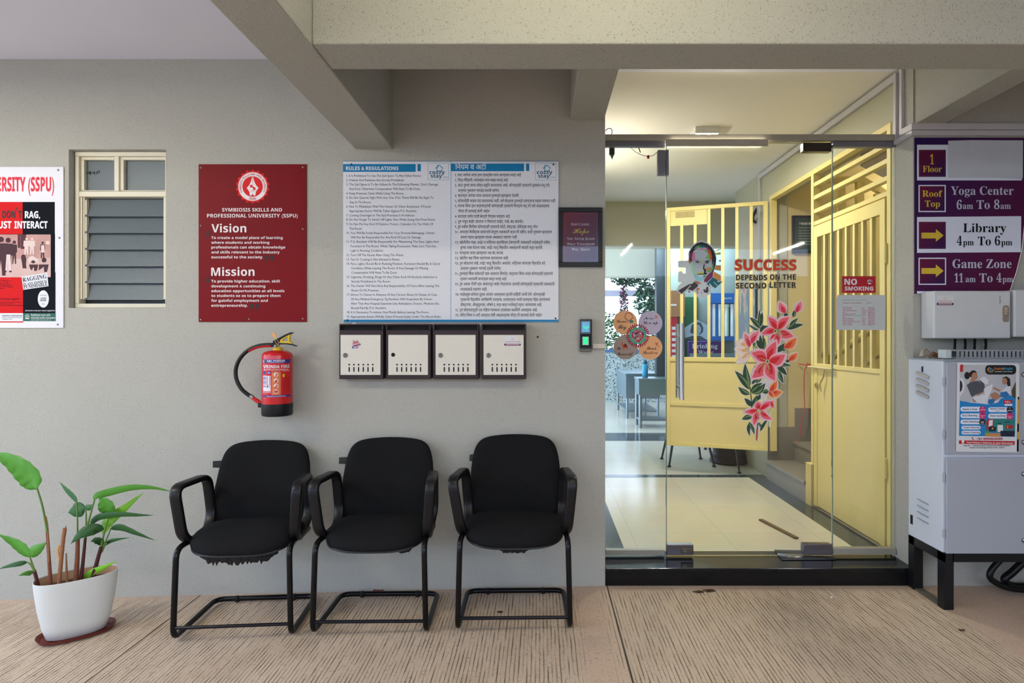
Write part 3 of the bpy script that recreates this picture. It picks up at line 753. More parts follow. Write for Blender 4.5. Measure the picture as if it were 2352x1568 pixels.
sh.polys('photo_doorway', M('#4A1A20', 0.6), [rect(186, 660, 236, 790), rect(160, 660, 184, 780)], 0.0006)
def person(x, y, h, w=0.2):
    return [disc(x, y + 0.07 * h, 0.075 * h, 12), [(x - w * h * .55, y + .17 * h), (x + w * h * .55, y + .17 * h), (x + w * h * .6, y + .5 * h), (x + w * h * .35, y + .52 * h), (x + w * h * .4, y + h), (x + .03 * h, y + h), (x, y + .6 * h), (x - .05 * h, y + h), (x - w * h * .45, y + h), (x - w * h * .4, y + .52 * h), (x - w * h * .65, y + .5 * h)]]
sh.polys('photo_figures_dark', M('#3A1418', 0.6), person(10, 680, 350, .3) + person(75, 690, 310, .25) + person(130, 715, 210, .2) + person(385, 725, 150, .25) + [disc(212, 860, 20), disc(398, 890, 22), disc(300, 900, 20), [(190, 870), (240, 870), (235, 930), (240, 965), (205, 965), (200, 920)], [(350, 930), (440, 930), (425, 995), (400, 1000), (395, 950), (350, 985)], [(262, 930), (345, 930), (335, 985), (310, 990), (305, 950), (285, 985), (270, 960)]], 0.0008)
sh.polys('photo_figures_light', M('#D8C2BE', 0.6), person(240, 690, 150, .3) + person(290, 690, 150, .3) + [[(255, 870), (290, 850), (340, 880), (350, 920), (300, 890), (260, 915)], [(370, 760), (400, 755), (404, 820), (372, 825)], [(60, 840), (95, 840), (105, 985), (80, 985), (72, 900), (66, 985), (50, 985)], rect(415, 720, 447, 748)], 0.0010)
sh.polys('stamp_ground', SIGNW, [[(195, 1040), (425, 1005), (438, 1125), (210, 1158)], disc(391, 1240, 50, 28, 78), rect(-600, 1368, 208, 1442)], 0.0007)
sh.text('stamp_lettering', DI, [('RAGGING', 207, 425, 1088, 38, 'b', 9), ('IN ANY FORM IS', 210, 425, 1118, 20, 'b', 8), ('PUNISHABLE', 215, 432, 1150, 32, 'b', 8), ('ANTI', 364, 416, 1252, 26, 'b'), ('RAGGING', 362, 415, 1260, 9, 's'), ('Download', 363, 420, 1210, 9, 'n'), ('App', 380, 402, 1288, 9, 'n'),
    ('DEPARTMENT OF HIGHER EDUCATION', 20, 200, 1395, 10, 's'), ('MINISTRY OF HUMAN RESOURCE DEVELOPMENT', 20, 204, 1410, 8, 'n'), ('GOVERNMENT OF INDIA', 20, 112, 1426, 8, 'n'),
    ('you being ragged ?', -6, 178, 1248, 20, 'n'), ('UGC website i.e.', -20, 105, 1082, 11, 'n'), ('ugc.ac.in &', -20, 75, 1100, 11, 'n'), ('antiragging.in as', -20, 105, 1117, 11, 'n'), ('UGC Anti Ragging', -20, 115, 1134, 11, 'n'), ('Regulations', -20, 45, 1150, 11, 'n'), ('Please call UGC Anti Ragging Helpline', -60, 200, 1274, 8, 'n'), ('1800-180-5522 24x7 Toll Free', -60, 125, 1288, 8, 'n'), ('or send an e-mail to helpline@antiragging.in', -60, 207, 1302, 8, 's')], 0.0011)
sh.polys('green_strip', M('#1D5A46', 0.5), [rect(208, 1368, 502, 1440)], 0.0007)
sh.text('strip_lettering', SIGNW, [(deva('विश्वविद्यालय अनुदान आयोग'), 280, 455, 1396, 18, 'n'), ('University Grants Commission', 280, 498, 1417, 14, 's'), ('quality higher education for all', 280, 457, 1432, 9, 'n'), ('Join hands to make your campus ragging free', 228, 494, 1350, 11, 's')], 0.0011)
sh.polys('strip_emblem', SIGNW, ring_polys(246, 1396, 15, 18, 20) + ring_polys(246, 1396, 6, 9, 14) + [[(225, 1414), (267, 1414), (262, 1420), (230, 1420)]], 0.0011)
screws(t, [(133.5, 390.5), (136.5, 546), (132.5, 745)], D - TH)
# ---------------------------------------------------------------- mailboxes
DKB = M('#33272B', 0.45, var=0.12, vs=20)
MBD = M('#D9D4C8', 0.4, var=0.03)
HOLE = M('#08080A', 0.7, var=0)
ZM = (460, 720, 2.476)
def zp(z, x, y): return z[0] + x / z[2], z[1] + y / z[2]
boxes = [((790, 1040), (797, 1025), 'leftmost cream mailbox, with a red and blue cake sticker on its door', True),
         ((1057, 1310), (1069, 1295), 'second mailbox from the left, cream door with an empty black lock hole', False),
         ((1325, 1582), (1338, 1566), 'third mailbox from the left, plain cream door with a silver lock', True),
         ((1600, 1852), (1611, 1839), 'rightmost cream mailbox, with a torn paper sticker in its upper right corner', True)]
DF = 3.28
for i, ((bx0, bx1), (dx0, dx1), lab, lock) in enumerate(boxes):
    X0, Y0 = zp(ZM, bx0, 58); X1, Y1 = zp(ZM, bx1, 372)
    t = thing('mailbox', lab, 'mailbox', W((X0 + X1) / 2, Y1, D), group='mailboxes under the rules board')
    b = MB(); ys0 = zp(ZM, 0, 67)[1]; ys1 = zp(ZM, 0, 95)[1]
    b.pbox(X0, X1, Y0, ys0, DF, D).pbox(X0, X0 + 3, ys0, ys1, DF, D).pbox(X1 - 3, X1, ys0, ys1, DF, D).pbox(X0, X1, ys1, Y1, DF, D)
    b.build('body', DKB, t, bevel=0.002)
    MB().pbox(X0 + 3, X1 - 3, ys0, ys1, DF + 0.02, DF + 0.03).build('letter_slot', HOLE, t)
    MB().pbox(X0 + 3, X1 - 3, ys1 - 0.5, ys1 + 1.2, DF - 0.004, DF).build('slot_lip', DKB, t)
    P0 = zp(ZM, dx0, 121); P1 = zp(ZM, dx1, 349)
    dd = DF - 0.004
    do = MB().pbox(P0[0], P1[0], P0[1], P1[1], dd, DF).build('door', MBD, t, bevel=0.0015)
    sh = Sheet(do, dd, *ZM)
    cx0 = dx0 + 50
    sh.polys('vent_slots', HOLE, [disc(cx0 + 26.8 * k, 290, 5, 12) for k in range(6)] + [rrect(cx0 + 26.8 * k - 3.6, 303, cx0 + 26.8 * k + 3.6, 331, 3.5, 4) for k in range(6)], 0.0005)
    lx = dx0 + 28
    if lock:
        p = W(*zp(ZM, lx, 237), dd)
        lk = MB().lathe([(0.0125, 0), (0.0125, 0.003), (0.009, 0.006)], p, 20, 'y').build('lock', SCREW, do)
        sh.polys('keyhole', HOLE, [disc(lx, 235, 2.6, 10, 5)], 0.0075)
    else:
        sh.polys('lock_hole', HOLE, [disc(lx, 234, 11.5, 16)], 0.0006)
    if i == 0:
        s2 = Sheet(do, dd, 770, 735, 10.8)
        NV = M('#4A3A78', 0.5, var=0)
        e1 = [(412 + 112 + 112 * math.cos(a) * 1.0, 640 - 40 * math.cos(a) + 46 * math.sin(a)) for a in [2 * PI * k / 24 for k in range(24)]]
        st_ = s2.polys('sticker', NV, [e1, [(432, 520), (465, 492), (470, 505), (440, 530)], [(537, 490), (552, 486), (550, 505), (540, 506)], [(515, 690), (570, 668), (565, 688), (530, 700)]], 0.0005)
        s2.polys('sticker_art', M('#B24A5A', 0.5, var=0), [[(428, 560), (480, 520), (575, 515), (580, 560), (585, 610), (520, 635), (440, 625)]], 0.0008)
        s2.polys('sticker_light', M('#D6C6CC', 0.5, var=0), [[(445, 600), (570, 565), (575, 590), (450, 622)], [(445, 655), (540, 650), (620, 600), (625, 622), (545, 675), (450, 685)]] + ring_polys(455, 570, 9, 15, 12) + ring_polys(500, 548, 9, 14, 12) + ring_polys(545, 535, 8, 13, 12), 0.0011)
    if i == 3:
        s2 = Sheet(do, dd, 1090, 735, 7.587)
        s2.polys('sticker', PAPER, [[(525, 280), (690, 282), (730, 290), (755, 330), (765, 355), (805, 365), (803, 442), (518, 438)]], 0.0005)
        s2.polys('sticker_band', M('#3A3560', 0.5, var=0), [rect(518, 408, 803, 442)], 0.0008)
        s2.polys('sticker_seal', M('#C99AA0', 0.5, var=0), ring_polys(663, 330, 22, 26, 18) + [disc(663, 330, 8, 10)] + [rect(545, 411, 783, 431)], 0.0010)
        s2.text('sticker_lettering', M('#B03048', 0.5, var=0), [('Life Maharashtra Hospital', 540, 790, 382, 14, 's')], 0.0010)

# paper scraps on top of the first mailbox
tag(MB().pbox(809, 818, 741, 743.5, 3.31, 3.33).build('paper_scrap', WHITE, None, bevel=0.001), 'crumpled white scrap on top of the leftmost mailbox', 'scrap')

# ---------------------------------------------------------------- fire extinguisher
ZE = (590, 750, 7.127); EC, ED = 636.9, 3.245; SE = F / ED
def ez(y): return H - (ZE[1] + y / ZE[2] - CY) / SE
ex, ey, R = (EC - CX) / SE, ED - D, 0.0785
ER = M('#C4141C', 0.22, var=0.04, coat=0.4)
EB = M('#16171C', 0.4, var=0.1)
EYL = M('#D9B81E', 0.4, var=0.05)
t = thing('fire_extinguisher', 'red fire extinguisher with black hose, hung on the wall under the red board', 'fire extinguisher', (ex, ey, ez(1450)))
MB().lathe([(R - 0.002, ez(1300)), (R, ez(1255)), (R, ez(470)), (R - 0.002, ez(445)), (R - 0.010, ez(420)), (R - 0.026, ez(398)), (R - 0.045, ez(386)), (0.02, ez(380))], (ex, ey, 0), 48).build('cylinder', ER, t)
MB().lathe([(R - 0.012, ez(1452)), (R - 0.003, ez(1446)), (R + 0.001, ez(1430)), (R + 0.0015, ez(1250)), (R - 0.003, ez(1246))], (ex, ey, 0), 48).build('base_cup', EB, t)
MB().lathe([(0.026, ez(382)), (0.026, ez(362)), (0.021, ez(352)), (0.020, ez(335))], (ex + 0.003, ey, 0), 24).build('neck_collar', EYL, t)
VS = M('#9A9A9C', 0.3, 0.9)
vb = MB().lathe([(0.013, ez(340)), (0.015, ez(320)), (0.013, ez(285)), (0.010, ez(275))], (ex - 0.002, ey, 0), 20)
vb.lathe([(0.009, -0.02), (0.011, 0.012), (0.006, 0.020)], (ex - 0.001, ey - 0.006, ez(318)), 16, 'y')
vb.tube([(ex, ey, ez(305)), (ex - 0.036, ey, ez(302))], 0.0065, 12)
vb.build('valve', VS, t)
def epoly(pts): return [((ZE[0] + x / ZE[2] - CX) / SE, ez(y)) for x, y in pts]
MB().prism(epoly([(275, 235), (380, 180), (480, 125), (560, 92), (600, 95), (590, 105), (500, 150), (400, 205), (380, 240), (300, 275), (275, 262)]), ey - 0.012, ey + 0.012).build('squeeze_lever', EB, t, bevel=0.001)
MB().prism(epoly([(290, 262), (390, 268), (520, 270), (600, 290), (655, 312), (648, 324), (580, 302), (500, 290), (380, 290), (300, 282)]), ey - 0.012, ey + 0.012).build('carry_handle', EB, t, bevel=0.001)
MB().prism(epoly([(382, 220), (560, 108), (540, 180), (545, 245), (590, 275), (530, 275), (520, 240), (516, 160), (430, 210), (428, 240), (515, 238), (528, 272), (395, 262)]), ey - 0.009, ey + 0.009).build('handle_infill', EYL, t)
TAGM = M('#D9A466', 0.6, var=0.1)
MB().prism(epoly([(268, 125), (285, 98), (318, 98), (350, 165), (345, 195), (310, 195)]), ey - 0.022, ey - 0.020).build('inspection_tag', TAGM, t)
MB().tube([Vector((epoly([(x, y)])[0][0], ey - 0.018, epoly([(x, y)])[0][1])) for x, y in ((320, 190), (375, 240), (372, 300), (405, 350), (380, 345), (345, 270), (300, 200))], 0.0012, 6).build('tag_string', M('#C8A868', 0.6), t)
ZH = (460, 720, 2.476)
def hp(x, y, dy=0.0):
    px, py = zp(ZH, x, y); return Vector(((px - CX) / SE, ey + dy, H - (py - CY) / SE))
hz = crom([hp(418, 178), hp(380, 178), hp(330, 184), hp(275, 207), hp(228, 252), hp(203, 310), hp(205, 370), hp(232, 425), hp(268, 458), hp(292, 472)], 6)
MB().tube(hz, 0.0105, 14).build('hose', EB, t)
MB().tube(hz[2:19], [0.0098] * 17, 12).build('hose_sleeve', ER, t).location.z -= 0.0035
MB().tube([hp(286, 466), hp(300, 480)], 0.0115, 14).build('hose_ferrule', VS, t)
MB().tube([hp(300, 480), hp(322, 495), hp(352, 512)], [0.0095, 0.0115, 0.008], 14).build('nozzle', ER, t)
hb = W(*zp(ZH, 340, 518), ED)
MB().box(hb.x - 0.007, hb.x + 0.02, ey - 0.012, ey + 0.012, hb.z - 0.014, hb.z + 0.012).build('nozzle_clip', EB, t, bevel=0.002)
MB().box(ex - 0.02, ex + 0.02, ey + R - 0.004, 0, ez(560), ez(480)).build('wall_bracket', EB, t)
def emap(px, py, lift):
    dx = max(-0.999, min(0.999, (px - EC) / SE / R)); a = math.asin(dx) + math.atan2(-ex, 3.25)
    return Vector((ex + (R + lift) * math.sin(a), ey - (R + lift) * math.cos(a), H - (py - CY) / SE))
sh = Sheet(t, ED, *ZE, fmap=emap)
def strips(x0, y0, x1, y1, n=14): return [rect(x0 + (x1 - x0) * i / n, y0, x0 + (x1 - x0) * (i + 1) / n, y1) for i in range(n)]
EBL = M('#2C3088', 0.4, var=0)
lb = sh.polys('label_bands', EBL, strips(122, 528, 528, 588) + strips(122, 1102, 526, 1132), 0.0004)
sh.polys('label_field', M('#C81C24', 0.35, var=0.02), strips(122, 588, 526, 1102), 0.0003)
sh.polys('label_orange', M('#D8774A', 0.4, var=0.1), strips(250, 716, 384, 1098, 6), 0.0005)
LW = M('#E3DCE0', 0.5, var=0, key='e')
sh.polys('label_pictograms', LW, strips(127, 790, 238, 855, 4) + strips(127, 862, 238, 928, 4) + strips(127, 935, 238, 1038, 4) + [disc(316, y, 36, 20) for y in (768, 865, 952, 1042)], 0.0006)
sh.polys('label_roundels', EBL, [disc(146, 740, 17, 18, 27), disc(210, 740, 26, 18, 27), rect(135, 802, 168, 850), rect(182, 800, 232, 850), rect(135, 872, 168, 920), rect(182, 872, 230, 920), rect(135, 945, 168, 975), rect(182, 945, 220, 975)], 0.0008)
sh.polys('label_arrows', M('#C8C020', 0.5), [[(137, 535), (152, 552), (144, 552), (144, 582), (130, 582), (130, 552), (122, 552)], [(428, 755), (452, 785), (440, 785), (440, 815), (414, 815), (414, 785), (400, 785)]], 0.0008)
sh.polys('label_figures', ER, [disc(312, 880, 17, 12), disc(306, 972, 17, 12, 10), disc(300, 1042, 12, 12, 18), disc(330, 1042, 12, 12, 18)], 0.0009)
sh.text('label_lettering', LW, [('ABC POWDER', 180, 450, 566, 30, 's'), ('STORED PRESSURE', 200, 430, 582, 8, 's'), ('VRINDA FIRE', 130, 514, 668, 50, 's'), ('MULTIPURPOSE FIRE EXTINGUISHER', 140, 498, 702, 18, 's'), ('ISI. NO. 15683', 415, 515, 720, 10, 's'), ('FULL INDICATING', 125, 240, 1064, 14, 's'), ('IS USED FOR OIL, GAS & ELECTRICAL FIRES', 178, 460, 1126, 13, 's'), ('CE', 196, 226, 752, 22, 's')], 0.0010, fat=0.012)
sh.text('label_small_print', M('#7A1420', 0.5, var=0), [('HOW TO OPERATE', 255, 378, 734, 10, 's')] + [('use on class a b c and electrical fires', 405, 520, 838 + 22 * k, 10, 'n') for k in range(10)], 0.0010)

# ---------------------------------------------------------------- fingerprint terminal and cable stub
ZD = (1090, 735, 7.587)
t = thing('access_terminal', 'black fingerprint terminal with green lit sensor, on the wall beside the glass door', 'access terminal', W(1345, 810, D))
a, b = zp(ZD, 1828, -20), zp(ZD, 2048, 490)
MB().pbox(1330.8, 1360.2, 732.5, 800, 3.315, D).build('housing', M('#77777A', 0.35, 0.5), t, bevel=0.004)
MB().pbox(1331.3, 1359.7, 800, 807, 3.325, D).build('chin', M('#6C6A66', 0.45, 0.4), t, bevel=0.004)
MB().pbox(1332.2, 1358.8, 734, 798.5, 3.311, 3.316).build('front_panel', M('#15171E', 0.12), t, bevel=0.001)
sh = Sheet(t, 3.311, *ZD)
sh.polys('screen_bezel', M('#8F9094', 0.3, 0.6), frame_polys(1852, 12, 2018, 232, 8), 0.0005)
sc_ = sh.polys('screen', M('#5E93B8', 0.2, var=0.2, vs=60, emit=0.55), [rect(1866, 28, 2004, 212)], 0.0004)
sh.polys('screen_map', M('#4FBFB4', 0.3, emit=0.5, var=0), [[(1880, 90), (1935, 105), (1990, 95), (2000, 135), (1950, 160), (1905, 150)], [(1900, 45), (1925, 70), (1915, 78), (1895, 58)], [(1940, 160), (1955, 165), (1945, 190)]], 0.0006)
sp_ = MB().pbox(*[zp(ZD, 1880, 0)[0], zp(ZD, 1990, 0)[0]], zp(ZD, 0, 288)[1], zp(ZD, 0, 435)[1], 3.307, 3.312).build('sensor', M('#9FC4B0', 0.3, emit=0.1), t, bevel=0.001)
Sheet(sp_, 3.307, *ZD).polys('sensor_light', M('#1FB870', 0.2, var=0, emit=1.4), [[(1905, 340), (1935, 322), (1965, 340), (1968, 420), (1903, 420)], rect(1890, 300, 1980, 322)], 0.0005)
tag(MB().pbox(1361.5, 1391, 789, 800, 3.335, D).build('cable_trunking', M('#C9BFB4', 0.6, var=0.08), bevel=0.001), 'short white trunking stub between the fingerprint terminal and the glass front', 'trunking')
tag(MB().lathe([(0.006, 0), (0.005, 0.003)], W(1235, 773.5, D), 10, 'y').build('wall_plug', BLK), 'small black plug hole in the wall right of the last mailbox', 'plug')

# ---------------------------------------------------------------- visitor chairs
FAB = M('#0B0B0D', 0.9, var=0.25, vs=30, bump=0.3, bs=500, spec=0.25)
PLA = M('#111013', 0.38, var=0.3, vs=18)
TUB = M('#0E0D0F', 0.25, 0.2, var=0.4, vs=35)
RUB = M('#08080A', 0.7)
TAN = M('#6A5A48', 0.6, var=0.3, vs=30)
def superell(a, b, n, k=48):
    out = []
    for i in range(k):
        t_ = 2 * PI * i / k; c, s_ = math.cos(t_), math.sin(t_)
        out.append((a * math.copysign(abs(c) ** (2 / n), c), b * math.copysign(abs(s_) ** (2 / n), s_)))
    return out
def make_chair(label, torn, loc, rz, tag_out):
    t = thing('visitor_chair', label, 'chair', loc, rz, group='black visitor chairs along the wall')
    kw = dict(parent=t, local=True)
    r = 0.0135
    half = [(0.20, 0.14, 0.425), (0.248, 0.05, 0.425), (0.258, -0.225, 0.432), (0.268, -0.235, r), (0.262, 0.195, r), (0, 0.195, r)]
    path = [Vector(p) for p in half] + [Vector((-x, y, z)) for x, y, z in half[-2::-1]]
    MB().tube(fillet(path, 0.055, 6), r, 12).build('frame', TUB, **kw)
    MB().tube([(-0.266, -0.235, 0.065), (0.266, -0.235, 0.065)], 0.008, 10).build('front_crossbar', M('#26252A', 0.18, 0.7), **kw)
    for x in (-0.15, 0.15):
        MB().lathe([(0.011, 0.0), (0.013, 0.006), (0.013, 0.02), (0.008, 0.03)], (x, 0.188, 0.0), 12).build('foot', RUB, **kw)
    # seat cushion
    o = superell(0.252, 0.225, 3.2)
    def drop(y): q = max(0.0, (-y - 0.02) / 0.2); return -0.032 * q * q - 0.02 * max(0, (y) / 0.22)
    rg = []
    for s_, z in ((0.02, 0.489), (0.4, 0.488), (0.7, 0.484), (0.86, 0.477), (0.95, 0.466), (0.99, 0.452), (1.0, 0.440), (0.985, 0.428), (0.95, 0.424)):
        rg.append([Vector((x * s_, y * s_ - 0.01, z + drop(y * s_))) for x, y in o])
    MB().rings(rg).build('seat_cushion', FAB, ang=70, **kw)
    rg = []
    for s_, z in ((0.93, 0.430), (0.985, 0.427), (0.99, 0.419), (0.90, 0.408), (0.5, 0.404)):
        rg.append([Vector((x * s_, y * s_ - 0.01, z + drop(y * s_))) for x, y in o])
    MB().rings(rg).build('seat_shell', PLA, ang=60, **kw)
    # backrest
    hw = [(0.225, -0.07), (0.238, -0.05), (0.246, 0.02), (0.247, 0.10), (0.243, 0.18), (0.238, 0.25), (0.230, 0.30), (0.214, 0.345), (0.185, 0.375), (0.14, 0.390), (0.07, 0.397)]
    ou = crom([(x, 0, h) for x, h in hw] + [(0, 0, 0.399)] + [(-x, 0, h) for x, h in hw[::-1]], 3)
    def back(x, h, th):
        y = 0.165 + h * 0.16 - 0.55 * x * x + th - 0.03 * math.exp(-((h - 0.12) / 0.1) ** 2)
        return Vector((x, y, 0.465 + h))
    rg = []
    for s_, th in ((0.05, -0.028), (0.5, -0.028), (0.8, -0.026), (0.93, -0.019), (0.985, -0.008), (1.0, 0.002), (0.985, 0.012), (0.93, 0.017)):
        rg.append([back(p.x * s_, 0.19 + (p.z - 0.19) * s_, th) for p in ou])
    MB().rings(rg).build('backrest', FAB, ang=70, **kw)
    rg = []
    for s_, th in ((0.93, 0.016), (0.985, 0.017), (0.97, 0.028), (0.7, 0.038), (0.05, 0.040)):
        rg.append([back(p.x * s_, 0.19 + (p.z - 0.19) * s_, th) for p in ou])
    MB().rings(rg).build('back_shell', PLA, ang=60, **kw)
    MB().sweep([(0, 0.08, 0.405), (0, 0.20, 0.405), (0, 0.232, 0.44), (0, 0.262, 0.60)], [(-0.035, -0.004), (0.035, -0.004), (0.035, 0.004), (-0.035, 0.004)], (1, 0, 0)).build('back_bracket', BLK, **kw)
    # armrests: flat plastic loops bolted under the seat
    sec = [(0.025 * math.copysign(abs(math.cos(a)) ** 0.55, math.cos(a)), 0.015 * math.copysign(abs(math.sin(a)) ** 0.55, math.sin(a))) for a in [2 * PI * k / 14 for k in range(14)]]
    for sx in (-1, 1):
        lean = 0.016 if (sx < 0 and tag_out > 1) else 0.0
        pts = [(0.262, -0.165, 0.475), (0.284 + lean, -0.195, 0.712), (0.256 + lean * .5, 0.075, 0.708), (0.250, 0.115, 0.50), (0.240, 0.05, 0.430)]
        pp = [Vector((sx * x, y, z)) for x, y, z in pts]
        full = fillet(pp + [Vector((sx * 0.252, -0.10, 0.425))], 0.06, 6, closed=True)
        # closed loop made of the arm proper; the rear lower end runs under the seat
        MB().sweep(full, sec, (1, 0, 0), closed=True).build('armrest', PLA, ang=50, **kw)
        MB().box(min(sx * 0.20, sx * 0.262), max(sx * 0.20, sx * 0.262), -0.06, 0.10, 0.408, 0.424).build('arm_bracket', TAN, label='tan scuffed bracket', **kw)
    if tag_out:
        x0 = -0.236; y0 = 0.165 + 0.27 * 0.16 - 0.03
        MB().sweep([(x0 + 0.01, y0, 0.752), (x0 - 0.034, y0, 0.75), (x0 - 0.036, y0 + 0.004, 0.74), (x0 + 0.01, y0 + 0.004, 0.738)] if tag_out == 1 else [(x0 + 0.012, y0, 0.752), (x0 - 0.008, y0, 0.75), (x0 - 0.009, y0 + 0.003, 0.738), (x0 + 0.012, y0 + 0.003, 0.736)], [(-0.013, -0.001), (0.013, -0.001), (0.013, 0.001), (-0.013, 0.001)], (0, 0, 1)).build('fabric_tag', M('#2B2F2C', 0.8), **kw)
    if torn:
        rnd = random.Random(torn); mb = MB(); n = 46; x0, x1, dep = (-0.17, 0.19, 0.042) if torn == 1 else ((-0.07, 0.07, 0.02) if torn == 3 else (0.13, 0.19, 0.012))
        if torn == 2: n = 10
        lo = 0; pr = None
        for k in range(n + 1):
            x = x0 + (x1 - x0) * k / n
            y = -0.01 - 0.2 * (1 - abs(x / 0.252) ** 3.2) ** (1 / 3.2)
            z = 0.408 + drop(y)
            e = dep * (0.45 + 0.55 * rnd.random()) * min(1, 6 * k / n + .1, 6 * (n - k) / n + .1)
            cur = (Vector((x, y + 0.004, z + 0.004)), Vector((x, y + 0.002 + 0.006 * rnd.random(), z - e)))
            if pr: mb.add([pr[0], cur[0], cur[1], pr[1]], [[0, 1, 2, 3]])
            pr = cur
        ob = mb.build('torn_lining', M('#2A2523', 0.95, var=0.2), **kw)
        so_ = ob.modifiers.new('cloth', 'SOLIDIFY'); so_.thickness = 0.002
    return t
make_chair('left black visitor chair, nearest the potted plant, with torn lining hanging under its seat', 1, (-1.472, -0.292, zfl(-1.47) + 0.006), math.radians(4.6), 1)
make_chair('middle black visitor chair, standing between the other two black chairs', 2, (-0.815, -0.275, zfl(-0.82) + 0.004), math.radians(1.0), 1)
make_chair('right black visitor chair, nearest the glass door, under the rightmost mailboxes', 3, (-0.128, -0.270, zfl(-0.13) + 0.003), math.radians(1.2), 2)

# ---------------------------------------------------------------- potted plant
PC = Vector((-2.262, -0.43, zfl(-2.262) + 0.004)); PA = math.radians(38)
def pot_ring(a, b, z, n=40, ne=2.5, fl=1.0):
    out = []
    for (x, y) in superell(a, b, ne, n):
        out.append(PC + Vector((x * math.cos(PA) - y * math.sin(PA), x * math.sin(PA) + y * math.cos(PA), z)))
    return out
sc0 = MB().rings([pot_ring(0.130, 0.072, 0.0), pot_ring(0.146, 0.085, 0.004), pot_ring(0.155, 0.092, 0.020), pot_ring(0.157, 0.094, 0.022), pot_ring(0.152, 0.089, 0.019), pot_ring(0.140, 0.08, 0.006)])
tag(sc0.build('saucer', M('#6E302A', 0.5, var=0.1)), 'oval red-brown plastic saucer under the white plant pot', 'saucer')
t = thing('potted_plant', 'leafy green plant with reddish stems in an oval white pot on the floor', 'potted plant', PC + Vector((0, 0, 0.007)))
POT = M('#D9DBD8', 0.38, var=0.02)
z0 = 0.007
MB().rings([pot_ring(0.105, 0.055, z0), pot_ring(0.118, 0.064, z0 + 0.006), pot_ring(0.135, 0.076, z0 + 0.06), pot_ring(0.152, 0.088, z0 + 0.15), pot_ring(0.163, 0.095, z0 + 0.24), pot_ring(0.166, 0.097, z0 + 0.283), pot_ring(0.163, 0.094, z0 + 0.284), pot_ring(0.162, 0.093, z0 + 0.28)], cap1=False).build('pot', POT, t, ang=50)
MB().rings([pot_ring(0.1625, 0.0935, z0 + 0.282), pot_ring(0.158, 0.090, z0 + 0.24), pot_ring(0.152, 0.086, z0 + 0.215)], cap0=False, cap1=False).build('inner_wall', M('#C79F7E', 0.6, var=0.25, vs=18), t, ang=50, label='peach stained inside of the pot')
MB().rings([pot_ring(0.1565, 0.0885, z0 + 0.238), pot_ring(0.10, 0.05, z0 + 0.252), pot_ring(0.01, 0.006, z0 + 0.246)], cap0=False).build('soil', M('#4A3428', 0.95, var=0.4, vs=40, bump=1, bs=60), t)
ST_R = M('#7A4A36', 0.6, var=0.25, vs=40); ST_D = M('#4A2626', 0.55, var=0.25, vs=40); ST_G = M('#5F7F3A', 0.5, var=0.1); ST_B = M('#9A6A4A', 0.8, var=0.25, vs=60)
def pp_(x, y, d=2.92): return W(x, y, d)
def dep(x): return 2.83 + (x - 80) * 0.00085
def stem(pts, r0, r1, mat, dd=0.0):
    q = crom([pp_(x, y, dep(pts[0][0]) + dd) for x, y in pts], 5)
    n = len(q); MB().tube(q, [r0 + (r1 - r0) * i / (n - 1) for i in range(n)], 8).build('stem', mat, t)
stem([(118, 1362), (113, 1290), (108, 1215)], 0.0085, 0.006, ST_R); stem([(109, 1222), (98, 1165), (85, 1120)], 0.005, 0.0035, ST_G)
stem([(112, 1290), (110, 1215), (106, 1185)], 0.004, 0.002, ST_B)
stem([(134, 1362), (139, 1300), (145, 1240), (149, 1213)], 0.009, 0.008, ST_B); stem([(146, 1242), (151, 1220), (151, 1208)], 0.005, 0.002, ST_B); stem([(137, 1290), (133, 1265), (137, 1253)], 0.004, 0.006, TAGM)
stem([(154, 1360), (153, 1310), (152, 1270)], 0.0065, 0.0025, ST_B)
stem([(172, 1358), (177, 1290), (179, 1228)], 0.012, 0.008, ST_R); stem([(178, 1250), (178, 1200), (176, 1152)], 0.004, 0.003, ST_G)
stem([(183, 1356), (190, 1295), (196, 1236)], 0.0095, 0.006, ST_D); stem([(196, 1240), (203, 1200), (217, 1148)], 0.005, 0.0035, ST_G); stem([(195, 1240), (198, 1200), (197, 1166)], 0.004, 0.003, ST_G)
stem([(207, 1350), (220, 1300), (232, 1256)], 0.011, 0.008, ST_D); stem([(232, 1258), (239, 1225), (250, 1187)], 0.005, 0.003, ST_G); stem([(234, 1262), (246, 1235), (254, 1214)], 0.004, 0.003, ST_G); stem([(234, 1268), (241, 1252), (246, 1246)], 0.004, 0.003, ST_G)
stem([(91, 1362), (84, 1330), (78, 1308)], 0.008, 0.007, ST_D); stem([(80, 1312), (73, 1292), (69, 1279)], 0.004, 0.003, ST_G); stem([(78, 1310), (70, 1296), (63, 1291)], 0.004, 0.003, ST_G)
GR = {'m': M('#4F8F2E', 0.4, var=0.25, vs=14), 'd': M('#2F5A2C', 0.4, var=0.25, vs=14), 'b': M('#79B82E', 0.4, var=0.2, vs=14), 'g': M('#4C7C52', 0.42, var=0.2, vs=14)}
